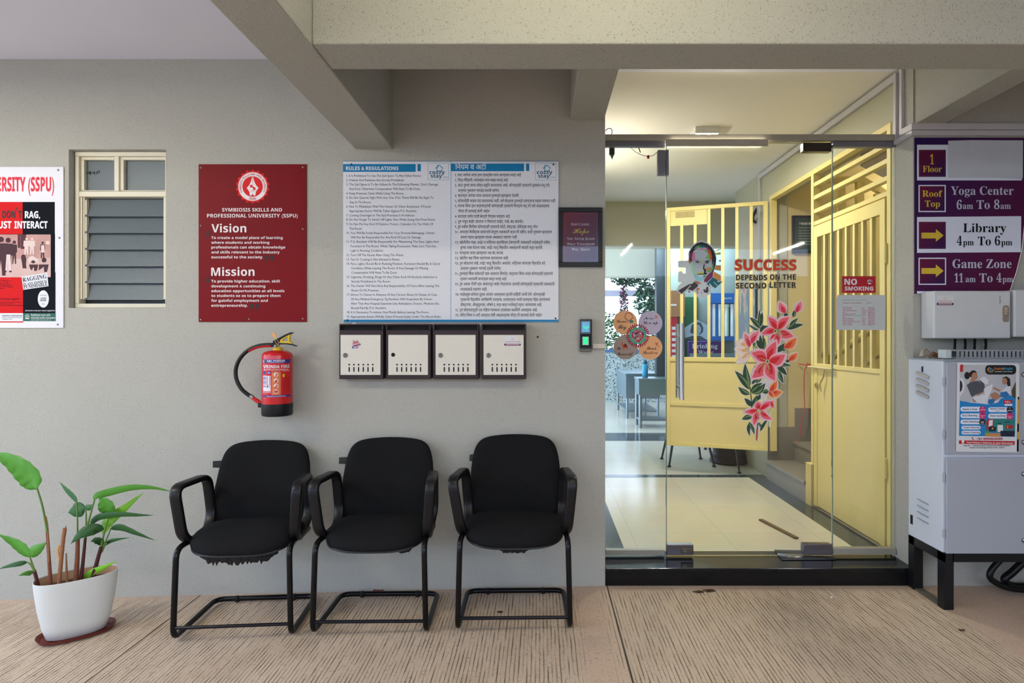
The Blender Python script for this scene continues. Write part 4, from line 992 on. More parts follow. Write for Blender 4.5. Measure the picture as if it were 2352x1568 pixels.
def leaf(pts, hw, mat, dz=0.0, fold=0.25, dd=0.0, turn=0.0, pw=0.75):
    """pts in pixels from base to tip; hw half width in pixels; dz tip depth shift"""
    n0 = len(pts)
    c = crom([pp_(x, y, dep(130 + 0.5 * x) + dd + dz * i / (n0 - 1)) for i, (x, y) in enumerate(pts)], 6)
    n = len(c); mb = MB(); L_, C_, R_ = [], [], []
    for i in range(n):
        tt = (c[min(i + 1, n - 1)] - c[max(i - 1, 0)]).normalized()
        s_ = tt.cross(Vector((0, 1, 0))).normalized(); nn = s_.cross(tt).normalized()
        s_ = (s_ * math.cos(turn) + nn * math.sin(turn))
        u = i / (n - 1); w_ = hw * 0.0021 * (math.sin(PI * u ** pw) * 0.96 + 0.04 * (1 - u))
        wv = 0.06 * hw * 0.0021 * math.sin(i * 1.7)
        L_.append(c[i] + s_ * w_ + nn * (-abs(w_) * fold + wv)); R_.append(c[i] - s_ * w_ + nn * (-abs(w_) * fold - wv)); C_.append(c[i])
    vs = L_ + C_ + R_; fs = []
    for i in range(n - 1): fs += [[i, i + 1, n + i + 1, n + i], [n + i, n + i + 1, 2 * n + i + 1, 2 * n + i]]
    o = mb.add(vs, fs).build('leaf', mat, t, ang=180)
    s = o.modifiers.new('body', 'SOLIDIFY'); s.thickness = 0.0012
leaf([(85, 1123), (74, 1098), (45, 1070), (10, 1050), (-25, 1040)], 27, GR['m'], 0.05, 0.2, pw=0.6)
leaf([(177, 1154), (172, 1143), (160, 1130), (148, 1118), (137, 1106)], 6, GR['g'], 0.0, 0.3)
leaf([(197, 1165), (186, 1168), (172, 1173), (156, 1176)], 18, GR['g'], -0.02, 0.1, pw=0.9)
leaf([(197, 1168), (205, 1164), (213, 1158)], 8, GR['g'])
leaf([(217, 1149), (224, 1138), (250, 1130), (300, 1119), (350, 1119), (402, 1130)], 9, GR['m'], 0.02, 0.35)
leaf([(250, 1190), (249, 1172), (240, 1155), (230, 1141)], 20, GR['m'], 0.0, 0.12, pw=1.0)
leaf([(237, 1227), (246, 1205), (262, 1186), (292, 1162), (331, 1129)], 13, GR['b'], 0.05, 0.25)
leaf([(210, 1205), (216, 1195), (234, 1185), (275, 1180), (320, 1182), (356, 1183)], 7.5, GR['d'], -0.04, 0.35)
leaf([(254, 1214), (268, 1210), (284, 1211), (318, 1225), (357, 1241)], 8, GR['d'], -0.03, 0.35)
leaf([(242, 1252), (252, 1243), (270, 1238), (300, 1234)], 4.5, GR['d'], -0.03, 0.3)
leaf([(239, 1214), (215, 1214), (188, 1226), (162, 1249)], 14, GR['d'], -0.05, 0.2, dd=-0.03)
leaf([(236, 1254), (230, 1243), (220, 1240), (208, 1243)], 11, GR['d'], -0.03, 0.2)
leaf([(69, 1279), (55, 1260), (30, 1243), (-8, 1225)], 13, GR['m'], 0.03, 0.25)
leaf([(71, 1278), (80, 1266), (94, 1256), (107, 1245)], 13, GR['m'], -0.03, 0.2)
leaf([(63, 1291), (48, 1293), (25, 1298), (-6, 1307)], 6, GR['g'], -0.04, 0.3)
leaf([(84, 1313), (74, 1314), (60, 1316), (42, 1322)], 7, GR['m'], -0.05, 0.3)
leaf([(187, 1348), (196, 1328), (214, 1313), (243, 1300), (267, 1287)], 8, GR['b'], -0.06, 0.3)

# ---------------------------------------------------------------- leaf litter on the drive
DRY = M('#4A3420', 0.9, var=0.3)
for i, (x, y, s_, lab) in enumerate([(1605, 1361, 9, 'dry dark leaf scrap on the drive in front of the glass door'), (1628, 1358, 11, 'larger dry leaf curl on the drive before the glass door'), (2209, 1449, 5, 'dry leaf on the drive, right of the cabinet leg'), (1148, 1407, 6, 'dark dried clump on the floor under the right chair'), (870, 1357, 11, 'reddish dry leaf by the wall behind the middle chair')]):
    zz = 0.0 if x > 1380 else zfl((x - CX) * 3.2 / F)
    d_ = F * (H - zz) / (y - CY); p = W(x, y, d_); mb = MB()
    k = s_ * d_ / F
    mb.rings([[p + Vector((k * q * 1.2 * math.cos(a) * (1 + 0.35 * math.sin(3 * a + i)) + 0.3 * k * math.sin(2 * a), k * q * 0.55 * math.sin(a) * (1 + 0.5 * math.cos(4 * a + 2 * i)), zq + 0.004 * abs(math.cos(2 * a + i)) * q)) for a in [2 * PI * j / 9 for j in range(9)]] for q, zq in ((1.0, 0.001), (0.8, 0.006), (0.2, 0.005 + 0.003 * (i % 2)))])
    tag(mb.build('dry_leaf', M('#7A3A28', 0.8) if i == 4 else DRY), lab, 'leaf')
p = W(1910, 1373, F * H / (1373 - CY))
tag(MB().lathe([(0.004, 0), (0.007, 0.003), (0.004, 0.007)], p, 8).build('pebble', WHITE), 'tiny white pebble on the ribbed drive before the door', 'pebble')
# ---------------------------------------------------------------- right wall: sign, trunking, electrics
ZR = (2050, 280, 2.904)
t = thing('directory_sign', 'purple directory board for yoga center, library and game zone, on the right wall', 'sign', W(2225, 675, D))
outl = [(145, 108), (872, 108), (878, 690), (862, 850), (825, 1000), (775, 1145), (145, 1145)]
pl = MB(); pts = [W(*zp(ZR, x, y), D) for x, y in outl]
pl.prism([(p.x, p.z) for p in pts], -0.007, -0.001)
pl.build('panel', grad('#2B1B55', '#5C1836', 'dir'), t)
sh = Sheet(t, D - 0.007, *ZR)
LILAC = M('#DDE2F2', 0.45, var=0.02); PURP = grad('#6A1A38', '#2C1A4C', 'sq'); GOLD = M('#D6B63A', 0.5, var=0)
sh.polys('white_fields', LILAC, [rect(163, 152, 862, 390), [(163, 634), (858, 628), (856, 868), (163, 873)], rect(163, 1128, 780, 1144), rect(173, 420, 355, 601), rect(173, 905, 357, 1086)], 0.0004)
sq = [rect(175, 186, 355, 366), rect(181, 428, 347, 593), rect(175, 666, 355, 846), rect(181, 913, 349, 1078)]
for q in sq: sh.polys('dark_square', PURP, [q], 0.0008)
sh.polys('square_lines', M('#6A3A5A', 0.5, var=0), frame_polys(182, 194, 348, 358, 1.5) + frame_polys(182, 674, 348, 838, 1.5), 0.0010)
sh.polys('arrows', GOLD, [[(x, y) for x, y in ((192, yy - 19), (288, yy - 19), (288, yy - 43), (340, yy), (288, yy + 42), (288, yy + 20), (192, yy + 20))] for yy in (757, 993)], 0.0012)
sh.text('gold_lettering', GOLD, [('1', 249, 275, 282, 64, 'b'), ('Floor', 201, 328, 334, 41, 'b'), ('Roof', 198, 331, 499, 42, 'b'), ('Top', 215, 316, 566, 42, 'b')], 0.0012)
LILT = M('#BFC3D6', 0.5, var=0, key='l')
sh.text('light_lettering', LILT, [('Yoga Center', 388, 806, 486, 56, 'b'), ('6', 427, 462, 583, 60, 'b'), ('am', 468, 536, 580, 41, 'b'), ('To', 560, 648, 580, 58, 'b'), ('8', 676, 713, 581, 60, 'b'), ('am', 719, 788, 580, 41, 'b'),
    ('Game Zone', 399, 793, 974, 58, 'b'), ('11', 412, 470, 1069, 58, 'b'), ('am', 486, 553, 1068, 41, 'b'), ('To', 578, 667, 1068, 58, 'b'), ('4', 692, 726, 1068, 58, 'b'), ('pm', 733, 803, 1068, 41, 'b')], 0.0012)
sh.text('dark_lettering', INK, [('Library', 470, 757, 735, 58, 'b'), ('4', 428, 463, 823, 60, 'b'), ('pm', 470, 541, 823, 41, 'b'), ('To', 568, 655, 823, 58, 'b'), ('6', 681, 717, 823, 60, 'b'), ('pm', 724, 797, 823, 41, 'b')], 0.0012)
PG = M('#C2C6D0', 0.7, var=0.04)
for pts in ([(370, 126), (515, 122), (512, 372), (368, 374)], [(512, 122), (868, 124), (866, 370), (860, 384), (700, 372), (508, 370)]):
    q = [sh.at(x, y, 0.0016 if pts[0][0] == 370 else 0.0030) for x, y in pts]
    o = MB().add(q, [list(range(len(q)))]).build('paper_cover', PG, t, smooth=False); o.modifiers.new('sheet', 'SOLIDIFY').thickness = 0.0006
edge = MB().tube([sh.at(x, y, 0.002) for x, y in outl[2:6]], 0.0022, 6)
edge.build('edge_trim', WHITE, t)
screws(t, [zp(ZR, 171, 611)], D - 0.007, BLK, 0.005)

TRK = M('#C2BFC4', 0.5, var=0.04)
def trunk(runs, label):
    mb = MB()
    for r in runs: mb.box(*r)
    o = mb.build('cable_trunking', TRK, smooth=False, bevel=0.0015); tag(o, label, 'trunking', 'white cable trunking'); return o
zt1, zt2 = 2.533, 2.568
xw = 2.0915
y1 = dY(3.497); y2 = dY(3.44)
trunk([(xw - 0.018, xw, y1 - 0.012, y1 + 0.012, zt1 - 0.014, 2.935), (xw - 0.018, xw, -0.016, y1 + 0.012, zt1 - 0.014, zt1 + 0.014), (xw - 0.018, 3.39, -0.016, -0.0012, zt1 - 0.014, zt1 + 0.014), (xw - 0.018, xw, y1 + 0.012, dY(5.69), 2.895, 2.935), (xw - 0.01, 2.0995, dY(5.66), dY(5.70), 2.16, 2.935)], 'white trunking along the top of the lobby wall, lower run above the directory board')
trunk([(xw - 0.018, xw, y2 - 0.012, y2 + 0.012, zt2 - 0.018, 2.935), (xw - 0.018, xw, -0.016, y2 + 0.012, zt2 - 0.018, zt2 + 0.018), (xw - 0.018, 3.39, -0.016, -0.0012, zt2 - 0.018, zt2 + 0.018)], 'white trunking, upper run above the directory board, dropping beside the glass front')

ZB = (2100, 660, 8.254)
PLS = M('#C9CCCE', 0.4, var=0.05, vs=10)
def rbox(mb, x0, y0, x1, y1, r, da, db, z=ZB):
    q = [W(*zp(z, x, y), da) for x, y in rrect(x0, y0, x1, y1, r, 4)]
    return mb.prism([(p.x, p.z) for p in q], da - D, db - D)
t = thing('distribution_box', 'white plastic switch box with a latch and small sticker, below the directory board', 'switch box', W(2233, 778, D), group='white switch boxes')
rbox(MB(), 290, 165, 520, 905, 10, 3.29, D).build('base_plate', PLS, t, bevel=0.002)
rbox(MB(), 368, 62, 1835, 968, 28, 3.235, 3.345).build('cover', PLS, t, bevel=0.008, ang=50)
rbox(MB(), 1690, 340, 1800, 655, 50, 3.229, 3.236).build('latch_recess', M('#8F8478', 0.4, var=0.2, vs=60), t)
rbox(MB(), 1725, 360, 1780, 520, 20, 3.222, 3.230).build('latch', M('#B09A84', 0.4, var=0.2, vs=60), t, bevel=0.002)
sh = Sheet(t, 3.235, *ZB)
sh.polys('sticker', PAPER, [rect(425, 150, 742, 335)], 0.0004)
sh.polys('sticker_band', M('#25285A', 0.5, var=0), [rect(425, 290, 742, 335)], 0.0007)
sh.polys('sticker_seal', M('#C99AA0', 0.5, var=0), ring_polys(583, 210, 24, 28, 18) + [rect(455, 296, 715, 322), disc(583, 210, 9, 10)], 0.0009)
sh.text('sticker_lettering', M('#B03048', 0.5, var=0), [('Life Maharashtra Hospital', 440, 718, 266, 16, 's')], 0.0009)
sh.text('maker_lettering', M('#3A3A3E', 0.5, var=0), [('legrand', 1632, 1772, 302, 26, 'n', 90)], 0.0006, fat=0.01)
screws(t, [zp(ZB, 346, 818)], 3.29, BLK, 0.005)
t = thing('distribution_box', 'second white switch box at the right edge, beside the one with a latch', 'switch box', W(2380, 775, D), group='white switch boxes')
rbox(MB(), 1830, 130, 2300, 900, 10, 3.29, D).build('base_plate', PLS, t, bevel=0.002)
rbox(MB(), 1895, 42, 3300, 940, 28, 3.235, 3.345).build('cover', PLS, t, bevel=0.008, ang=50)
rbox(MB(), 3150, 340, 3260, 655, 50, 3.229, 3.236).build('latch_recess', M('#8F8478', 0.4, var=0.2, vs=60), t)
for i, x in enumerate((775, 960, 1150, 1350)):
    tag(MB().tube([W(*zp(ZB, x, 950), 3.30), W(*zp(ZB, x + (8 if i % 2 else -6), 1080), 3.31), W(*zp(ZB, x - 15, 1330), 3.31)], 0.0065, 10).build('power_cable', BLK), '%s of four black cables between the switch box and the grey cabinet' % ('leftmost', 'second from left', 'third from left', 'rightmost')[i], 'cable', 'black cables under the switch box')

# feeder cabinet on its stand
CABG = M('#A4A8B2', 0.4, var=0.04, vs=4); CABL = M('#CCD2DC', 0.4, var=0.03, vs=4)  # doors darker than the body: the shaded front is put into the colour
XC, XC1, YF, ZT, ZB0 = 2.062, 3.22, dY(3.05), 1.272, 0.290
t = thing('feeder_cabinet', 'grey steel electrical cabinet on black angle legs, right of the glass door', 'electrical cabinet', (2.6, -0.15, 0))
MB().box(XC, XC1, YF + 0.012, -0.006, ZB0, ZT).build('body', CABL, t, bevel=0.003)
def cz(py): return H - (py - CY) * 3.05 / F
for nm, za, zb_ in (('door', cz(831), cz(1043)), ('door', cz(1051), cz(1271))):
    o = MB().box(XC + 0.010, XC1 - 0.01, YF - 0.004, YF + 0.012, zb_, za).build(nm, CABG, t, bevel=0.004)
    kz = [cz(y) for y in ((860, 1015) if za > 1 else (1088, 1240))]
    for z in kz:
        MB().lathe([(0.013, 0), (0.013, 0.006), (0.008, 0.010)], (W(2349, 0, 3.05).x + 0.003, YF - 0.004, z), 16, 'y').build('door_lock', STEEL, o)
    for z in (za - 0.10, zb_ + 0.10):
        MB().tube([(XC + 0.002, YF + 0.003, z - 0.02), (XC + 0.002, YF + 0.003, z + 0.02)], 0.006, 8).build('hinge', CABG, o)
SLT = M('#8F8278', 0.5)
lv = MB(); ls = MB()
def side_d(px): return XC * F / (px - CX)
for k in range(4):
    za = H - (857 + 15 * k - CY) * 3.2 / F
    lv.sweep([(XC - 0.004, dY(3.265), za), (XC - 0.009, dY(3.235), za - 0.004), (XC - 0.010, dY(3.19), za - 0.012), (XC - 0.003, dY(3.165), za - 0.022)], [(-0.006, -0.008), (0.004, -0.008), (0.004, 0.008), (-0.006, 0.008)], (1, 0, 0))
    zb = H - (1152 + 14.5 * k - CY) * 3.2 / F
    ls.sweep([(XC - 0.001, dY(3.26), zb), (XC - 0.004, dY(3.22), zb - 0.003), (XC - 0.001, dY(3.17), zb - 0.006)], [(-0.004, -0.0022), (0.003, -0.0022), (0.003, 0.0022), (-0.004, 0.0022)], (1, 0, 0))
lv.build('upper_louvres', M('#B2ADA8', 0.45), t); ls.build('lower_louvres', M('#9298A2', 0.45), t)
MB().box(XC - 0.0015, XC, dY(3.325), dY(3.305), H - (1205 - CY) * 3.3 / F, H - (1184 - CY) * 3.3 / F).build('side_slot', HOLE, t)
MB().box(XC - 0.004, XC, dY(3.225), dY(3.215), 1.205, 1.235).build('side_catch', BLK, t)
MB().box(XC - 0.004, XC1, YF - 0.004, 0 - 0.004, ZT, ZT + 0.006).build('top_plate', M('#9AA0A6', 0.45, var=0.1), t)
STN = M('#131417', 0.4, var=0.2)
sn = MB(); 
sn.box(XC, XC1, YF, YF + 0.045, 0.245, ZB0).box(XC, XC + 0.045, YF, -0.01, 0.245, ZB0).box(XC1 - 0.045, XC1, YF, -0.01, 0.245, ZB0)
sn.build('stand_rail', STN, t, smooth=False)
for x in (XC, XC1 - 0.05):
    for y in (YF, -0.055):
        MB().box(x, x + 0.05, y, y + 0.008, 0.001, ZB0 - 0.002).box(x, x + 0.008, y, y + 0.05, 0.001, ZB0 - 0.002).build('leg', STN, t, smooth=False)
MB().box(XC + 0.004, XC + 0.045, YF + 0.05, -0.06, 0.001, 0.012).build('floor_rail', M('#5A574E', 0.7), t)
ey_ = W(2131, 812, 3.25)
MB().tube([ey_ + Vector((0.012 * math.cos(a), 0, 0.014 * math.sin(a))) for a in [2 * PI * k / 16 for k in range(16)]], 0.0045, 8, closed=True).lathe([(0.012, ZT + 0.006), (0.009, ZT + 0.016)], (ey_.x, ey_.y, 0), 12).build('lifting_eye', M('#8C867C', 0.5), t)

t = thing('cable_duct', 'grey slotted cable duct lying on top of the electrical cabinet', 'cable duct', (2.65, YF + 0.06, ZT + 0.006))
dz0 = ZT + 0.006; dz1 = H - (803 - CY) * 3.08 / F
gx = W(2196, 0, 3.08).x
DUC = M('#8A9096', 0.5, var=0.05)
MB().box(gx, XC1 - 0.05, dY(3.08), dY(3.17), dz0, dz0 + 0.012).box(gx, XC1 - 0.05, dY(3.08), dY(3.17), dz1 - 0.008, dz1).build('duct_base', DUC, t, smooth=False)
tm = MB(); n = 46
for k in range(n):
    x = gx + 0.004 + k * (XC1 - 0.06 - gx) / n
    tm.box(x, x + 0.013, dY(3.08), dY(3.084), dz0 + 0.01, dz1 - 0.006)
tm.box(gx, XC1 - 0.05, dY(3.165), dY(3.17), dz0 + 0.01, dz1 - 0.006)
tm.build('duct_fingers', DUC, t, smooth=False)
MB().pbox(2172, 2186, 803, 822.5, 3.07, 3.13).build('end_cap', M('#B8C2C4', 0.4), t, bevel=0.002)
o = MB().add([W(2111, 817.5, 3.25), W(2128, 819, 3.25), W(2131, 802, 3.27), W(2117, 800.5, 3.27)], [[0, 1, 2, 3]]).build('card_scrap', M('#B8A99C', 0.7))
o.modifiers.new('sheet', 'SOLIDIFY').thickness = 0.001
tag(o, 'pale card scrap leaning on top of the electrical cabinet, by its lifting eye', 'card')
tag(MB().tube(crom([W(2141, 812, 3.2), W(2150, 815, 3.2), W(2162, 817, 3.19), W(2170, 818, 3.19)], 3), [0.014, 0.013, 0.013, 0.012, 0.012, 0.011, 0.011, 0.010, 0.009, 0.008], 9).build('rag', M('#7A5238', 0.9, var=0.4, vs=60, bump=0.8, bs=50)), 'crumpled brown rag on top of the electrical cabinet', 'rag')
for i, pts in enumerate(([(1700, 600), (1560, 760), (1520, 880), (1600, 970), (1800, 1060), (2100, 1100), (2600, 1110)], [(2100, 610), (1900, 800), (1760, 930), (1890, 1030), (2200, 1045), (2600, 1060)])):
    q = [W(2060 + x / 7.127, 1200 + y / 7.127, 3.22 + 0.04 * i) for x, y in pts]
    for p in q: p.z = max(p.z, 0.02)
    tag(MB().tube(crom(q, 6), 0.016 if i == 0 else 0.02, 10).build('cable', BLK), ('looped black cable on the floor under the electrical cabinet', 'thick black cable running down diagonally under the electrical cabinet')[i], 'cable')

# laundry flyer on the cabinet
ZF = (2185, 825, 6.97); FD = 3.046 - 0.004
t = thing('flyer', 'colourful laundry flyer taped to the upper door of the electrical cabinet', 'flyer', W(2270, 1038, FD))
sh = Sheet(t, FD, *ZF)
q = [sh.at(x, y, 0.0) for x, y in ((92, 50), (1060, 66), (1090, 90), (1080, 1490), (75, 1475))]
MB().add(q, [[0, 1, 2, 3, 4]]).build('sheet', PAPER, t, smooth=False).modifiers.new('sheet', 'SOLIDIFY').thickness = 0.0006
sh.polys('photo', M('#B4B6BC', 0.6, var=0.1), [[(134, 85), (1035, 95), (1028, 640), (134, 690)]], 0.0012)
sh.polys('blue_field', M('#1C7FC0', 0.6, var=0.03), [[(134, 660), (300, 690), (620, 720), (740, 690), (790, 630), (860, 600), (950, 575), (1028, 630), (1015, 1238), (120, 1222)]], 0.0015)
sh.polys('washing_machine', M('#D0D2D6', 0.6), [[(134, 290), (190, 310), (215, 400), (190, 520), (134, 600)]], 0.0014)
sh.polys('washing_drum', M('#2A2A2E', 0.6), [[(134, 330), (165, 360), (178, 420), (165, 490), (134, 530)]], 0.0017)
sh.polys('figures_hair', M('#241A1A', 0.6), [disc(350, 225, 55, 16, 50), disc(250, 260, 45, 14, 60), disc(330, 240, 50, 14), [(820, 290), (880, 270), (935, 310), (945, 420), (905, 440), (870, 350), (830, 340)]], 0.0016)
SKN = M('#A97B66', 0.6, var=0.08)
sh.polys('figures_skin', SKN, [disc(370, 270, 50, 16, 62), [(320, 300), (370, 330), (400, 360), (350, 410), (280, 380)], disc(850, 350, 42, 14, 55), [(400, 570), (500, 490), (530, 520), (420, 585)], [(680, 440), (780, 490), (770, 520), (660, 470)], [(330, 600), (480, 590), (580, 700), (350, 680)], [(610, 560), (700, 520), (800, 590), (680, 680)]], 0.0018)
sh.polys('figures_clothes', M('#4C5058', 0.7, var=0.3, vs=200), [[(240, 410), (300, 370), (420, 340), (480, 400), (540, 440), (500, 520), (400, 560), (320, 600)], [(440, 330), (500, 290), (530, 420), (480, 440)]], 0.0020)
sh.polys('figures_white', M('#D4D6DC', 0.6), [[(520, 460), (660, 390), (640, 500), (590, 600), (530, 580)], [(880, 430), (945, 430), (945, 570), (900, 560), (800, 510)], [(330, 610), (500, 560), (590, 600), (570, 720), (420, 700)], [(440, 320), (520, 270), (590, 330), (590, 390), (540, 400)]], 0.0021)
sh.polys('figures_blue', M('#2F6DAA', 0.6), [[(780, 530), (880, 510), (930, 570), (860, 610), (780, 600)], [(590, 640), (690, 630), (680, 700), (620, 720), (580, 700)]], 0.0022)
sh.polys('plant_edge', M('#4A4630', 0.6, var=0.4, vs=150), [[(960, 500), (1030, 350), (1028, 630), (970, 590)]], 0.0016)
sh.polys('logo_ground', M('#15181C', 0.5), [rrect(540, 90, 1034, 243, 60)], 0.0020)
sh.polys('logo_ring', M('#D88A3A', 0.5, var=0), ring_polys(628, 160, 40, 50, 24)[0:15] + [rect(573, 140, 583, 185)], 0.0023)
sh.polys('logo_drop', M('#3AA0C0', 0.5, var=0), ring_polys(630, 165, 14, 24, 16) + [rect(603, 120, 613, 170)], 0.0025)
sh.text('logo_orange', M('#D87A3A', 0.5, var=0), [('Insta', 684, 818, 165, 36, 's')], 0.0024)
sh.text('logo_blue', M('#3AA0C0', 0.5, var=0), [('Bright', 820, 978, 165, 36, 's')], 0.0024)
sh.text('logo_tagline', WHITE, [('LAUNDRY | DRY CLEAN', 692, 968, 202, 13, 's')], 0.0024)
sh.polys('pills', LILAC, [rrect(142, y, 500, y + 76, 37) for y in (758, 864, 962)] + [rrect(586, y, 930, y + 78, 38) for y in (766, 868)] + [rrect(158, 1062, 466, 1122, 30), rrect(158, 1140, 466, 1200, 30), rect(850, 712, 972, 742)], 0.0019)
sh.polys('price_pink', M('#C8206A', 0.5), [disc(496, 803, 55, 18), disc(496, 902, 55, 18), disc(932, 908, 55, 18)], 0.0021)
sh.polys('price_dark', M('#1C1E26', 0.5), [disc(492, 1002, 52, 18), disc(932, 806, 54, 18)], 0.0021)
sh.polys('red_marks', M('#B81E2A', 0.5), [[(825, 652), (968, 648), (972, 700), (830, 712)], [(120, 1295), (1012, 1308), (1008, 1368), (116, 1352)], [(140, 85), (186, 85), (180, 200), (136, 198)]], 0.0021)
sh.text('pill_lettering', INK, [('Wash & Fold', 175, 404, 812, 28, 's'), ('Dry Cleaning', 173, 410, 911, 28, 's'), ('Sofa Cleaning', 181, 432, 1009, 28, 's'), ('Carpet Cleaning', 184, 445, 1102, 26, 's'), ('Curtain Cleaning', 173, 450, 1182, 26, 's'), ('Wash & Steam', 618, 850, 802, 25, 's'), ('Iron', 700, 768, 832, 18, 'n'), ('Shoe Cleaning', 614, 857, 916, 28, 's'), ('Shop No.- 1, Bhondve Empire, Pipeline Road, Behind Iskcon', 190, 942, 1388, 17, 's'), ('Temple, Ganeshnagar, Ravet, Pune - 412101', 287, 842, 1420, 17, 's')], 0.0022)
sh.text('price_lettering', WHITE, [('₹', 484, 508, 785, 20, 'n'), ('69/KG', 455, 538, 815, 18, 's'), ('Starts at', 450, 542, 905, 15, 's'), ('69/-', 472, 520, 932, 15, 's'), ('Starts', 462, 522, 1000, 13, 's'), ('199/', 466, 520, 1018, 14, 's'), ('Seat', 470, 518, 1040, 13, 's'), ('₹', 920, 942, 790, 20, 'n'), ('99/KG', 892, 972, 828, 18, 's'), ('Starts at', 888, 980, 916, 14, 's'), ('250', 908, 958, 944, 18, 's'), ('10%', 850, 945, 695, 30, 's')], 0.0024)
sh.text('banner_lettering', WHITE, [('Free Pickup & Delivery at your Doorsteps', 243, 984, 1342, 28, 's', -1)], 0.0024)
sh.text('phone_lettering', M('#A82438', 0.5, var=0), [('+91 8960026008', 398, 818, 1288, 36, 's')], 0.0022)
sh.polys('phone_mark', M('#A82438', 0.5, var=0), [[(322, 1246), (336, 1244), (342, 1258), (336, 1266), (350, 1278), (360, 1272), (362, 1284), (350, 1288), (328, 1272)], disc(182, 1310, 1, 6)], 0.0022)
sh.polys('pin_mark', WHITE, [disc(182, 1312, 22, 14), [(165, 1322), (199, 1322), (182, 1345)], rect(158, 1340, 206, 1347)], 0.0024)
sh.polys('room_teal', M('#2E7C78', 0.6), [[(560, 950), (1020, 950), (1012, 1150), (540, 1160)]], 0.0018)
sh.polys('room_red', M('#B02A34', 0.6), [[(580, 960), (668, 950), (675, 1060), (650, 1100), (565, 1130), (555, 1020)], rect(870, 1050, 980, 1110)], 0.0020)
sh.polys('room_white', WHITE, [[(600, 975), (660, 965), (655, 1060), (590, 1080)], rect(735, 1050, 822, 1160)], 0.0022)
sh.polys('room_dark', M('#1C2336', 0.6), [[(590, 1080), (640, 1060), (710, 1085), (705, 1150), (600, 1150)], [(780, 1140), (1012, 1145), (1000, 1235), (790, 1230)], rect(735, 1015, 800, 1028), rect(850, 995, 930, 1008)], 0.0023)
sh.polys('room_wood', M('#C8884A', 0.6), [[(530, 1175), (780, 1180), (780, 1238), (545, 1232)], rect(885, 1060, 905, 1105), rect(640, 1090, 670, 1120)], 0.0024)
sh.polys('room_plant', M('#5A9A4A', 0.6), [blade(565, 1190, 530, 1150, 12), blade(570, 1190, 575, 1130, 12), blade(575, 1195, 605, 1160, 12), blade(560, 1195, 540, 1200, 10)], 0.0026)
t2 = tag(MB().add([sh.at(x, y, 0.0006) for x, y in ((1062, 600), (1085, 600), (1076, 1480), (1048, 1474))], [[0, 1, 2, 3]]).build('flyer_backing', M('#1E66B0', 0.6), None, smooth=False), 'edge of an older striped flyer peeking out behind the laundry flyer', 'flyer')
Sheet(t2, FD, *ZF).polys('stripes', M('#C89A30', 0.6), [rect(1060, 640, 1083, 1030), rect(1056, 1160, 1079, 1280)], 0.0009)
# ---------------------------------------------------------------- stickers on the glass
GD = 3.514
ST2 = 0.0006
def gsheet(name, label, cat, loc, z, group=None):
    t = thing(name, label, cat, W(*loc, GD), group=group); return t, Sheet(t, GD, *z)
ZC = (1400, 700, 11.2)
cir = [('peach', 405, 455, '#E2AA7C', 'peach round glass sticker reading Dream Big, upper left of four', [('Dream', 185, 465, 455, 72, 'c'), ('Big', 215, 430, 610, 95, 'c')]),
       ('lilac', 1050, 465, '#B8AEC4', 'lilac round glass sticker reading Never Give up, upper right of four', [('Never', 885, 1130, 372, 66, 'c'), ('Give up', 875, 1240, 490, 70, 'c')]),
       ('taupe', 410, 1095, '#A08E84', 'grey brown round glass sticker reading Be Yourself, lower left of four', [('Be', 190, 295, 1152, 72, 'c'), ('Yourself', 205, 600, 1295, 74, 'c')]),
       ('apricot', 1050, 1095, '#E4A878', 'apricot round glass sticker reading Think Positive, lower right of four', [('Think', 945, 1205, 1150, 72, 'c'), ('Positive', 860, 1230, 1262, 74, 'c')])]
for key, cx, cy, col, lab, tx in cir:
    t, sh = gsheet('round_sticker', lab, 'sticker', (1400 + cx / 11.2, 700 + cy / 11.2), ZC, 'round motto stickers on the glass')
    sh.polys('disc', M(col, 0.6, var=0.03), [disc(cx, cy, 308, 56)], ST2)
    sh.text('lettering', M('#231E24', 0.6, var=0), tx, ST2 + 0.0004, fat=0.008)
    if key == 'peach':
        sh.polys('cloud', M('#9A4A40', 0.6), ring_polys(495, 300, 88, 106, 24)[0:23], ST2 + 0.0004)
        sh.polys('elephant', M('#2F7F78', 0.6), [[(480, 385), (520, 410), (560, 390), (605, 400), (608, 445), (585, 475), (570, 470), (560, 450), (530, 470), (518, 470), (515, 430), (490, 400)]], ST2 + 0.0005)
    if key == 'lilac': sh.polys('flower', M('#C8786E', 0.6), [disc(1185, 290, 22, 10), disc(1225, 290, 20, 10), disc(1190, 335, 20, 10), disc(1225, 320, 18, 10), disc(1290, 490, 20, 10, 7)], ST2 + 0.0004)
    if key == 'taupe':
        sh.polys('camel', M('#C8381E', 0.6), [[(300, 970), (325, 960), (338, 1000), (345, 1055), (380, 1040), (440, 1050), (468, 1080), (470, 1140), (450, 1138), (445, 1100), (425, 1105), (385, 1100), (375, 1145), (352, 1145), (350, 1100), (325, 1060), (318, 990)]], ST2 + 0.0004)
        sh.polys('saddle', M('#6A2020', 0.6), [[(355, 1050), (370, 1005), (410, 995), (440, 1020), (452, 1075), (400, 1090)]], ST2 + 0.0006)
    if key == 'apricot': sh.polys('sprig', M('#B8663A', 0.6), [blade(1215, 1050, 1175, 950, 12), blade(1215, 1050, 1250, 950, 12), blade(1215, 1050, 1215, 960, 10), blade(1240, 1040, 1285, 1090, 10)], ST2 + 0.0004)
t, sh = gsheet('mandala_sticker', 'round mandala glass sticker in the middle of four motto stickers', 'sticker', (1464.5, 770), ZC)
mc = (724, 790); outer = []; 
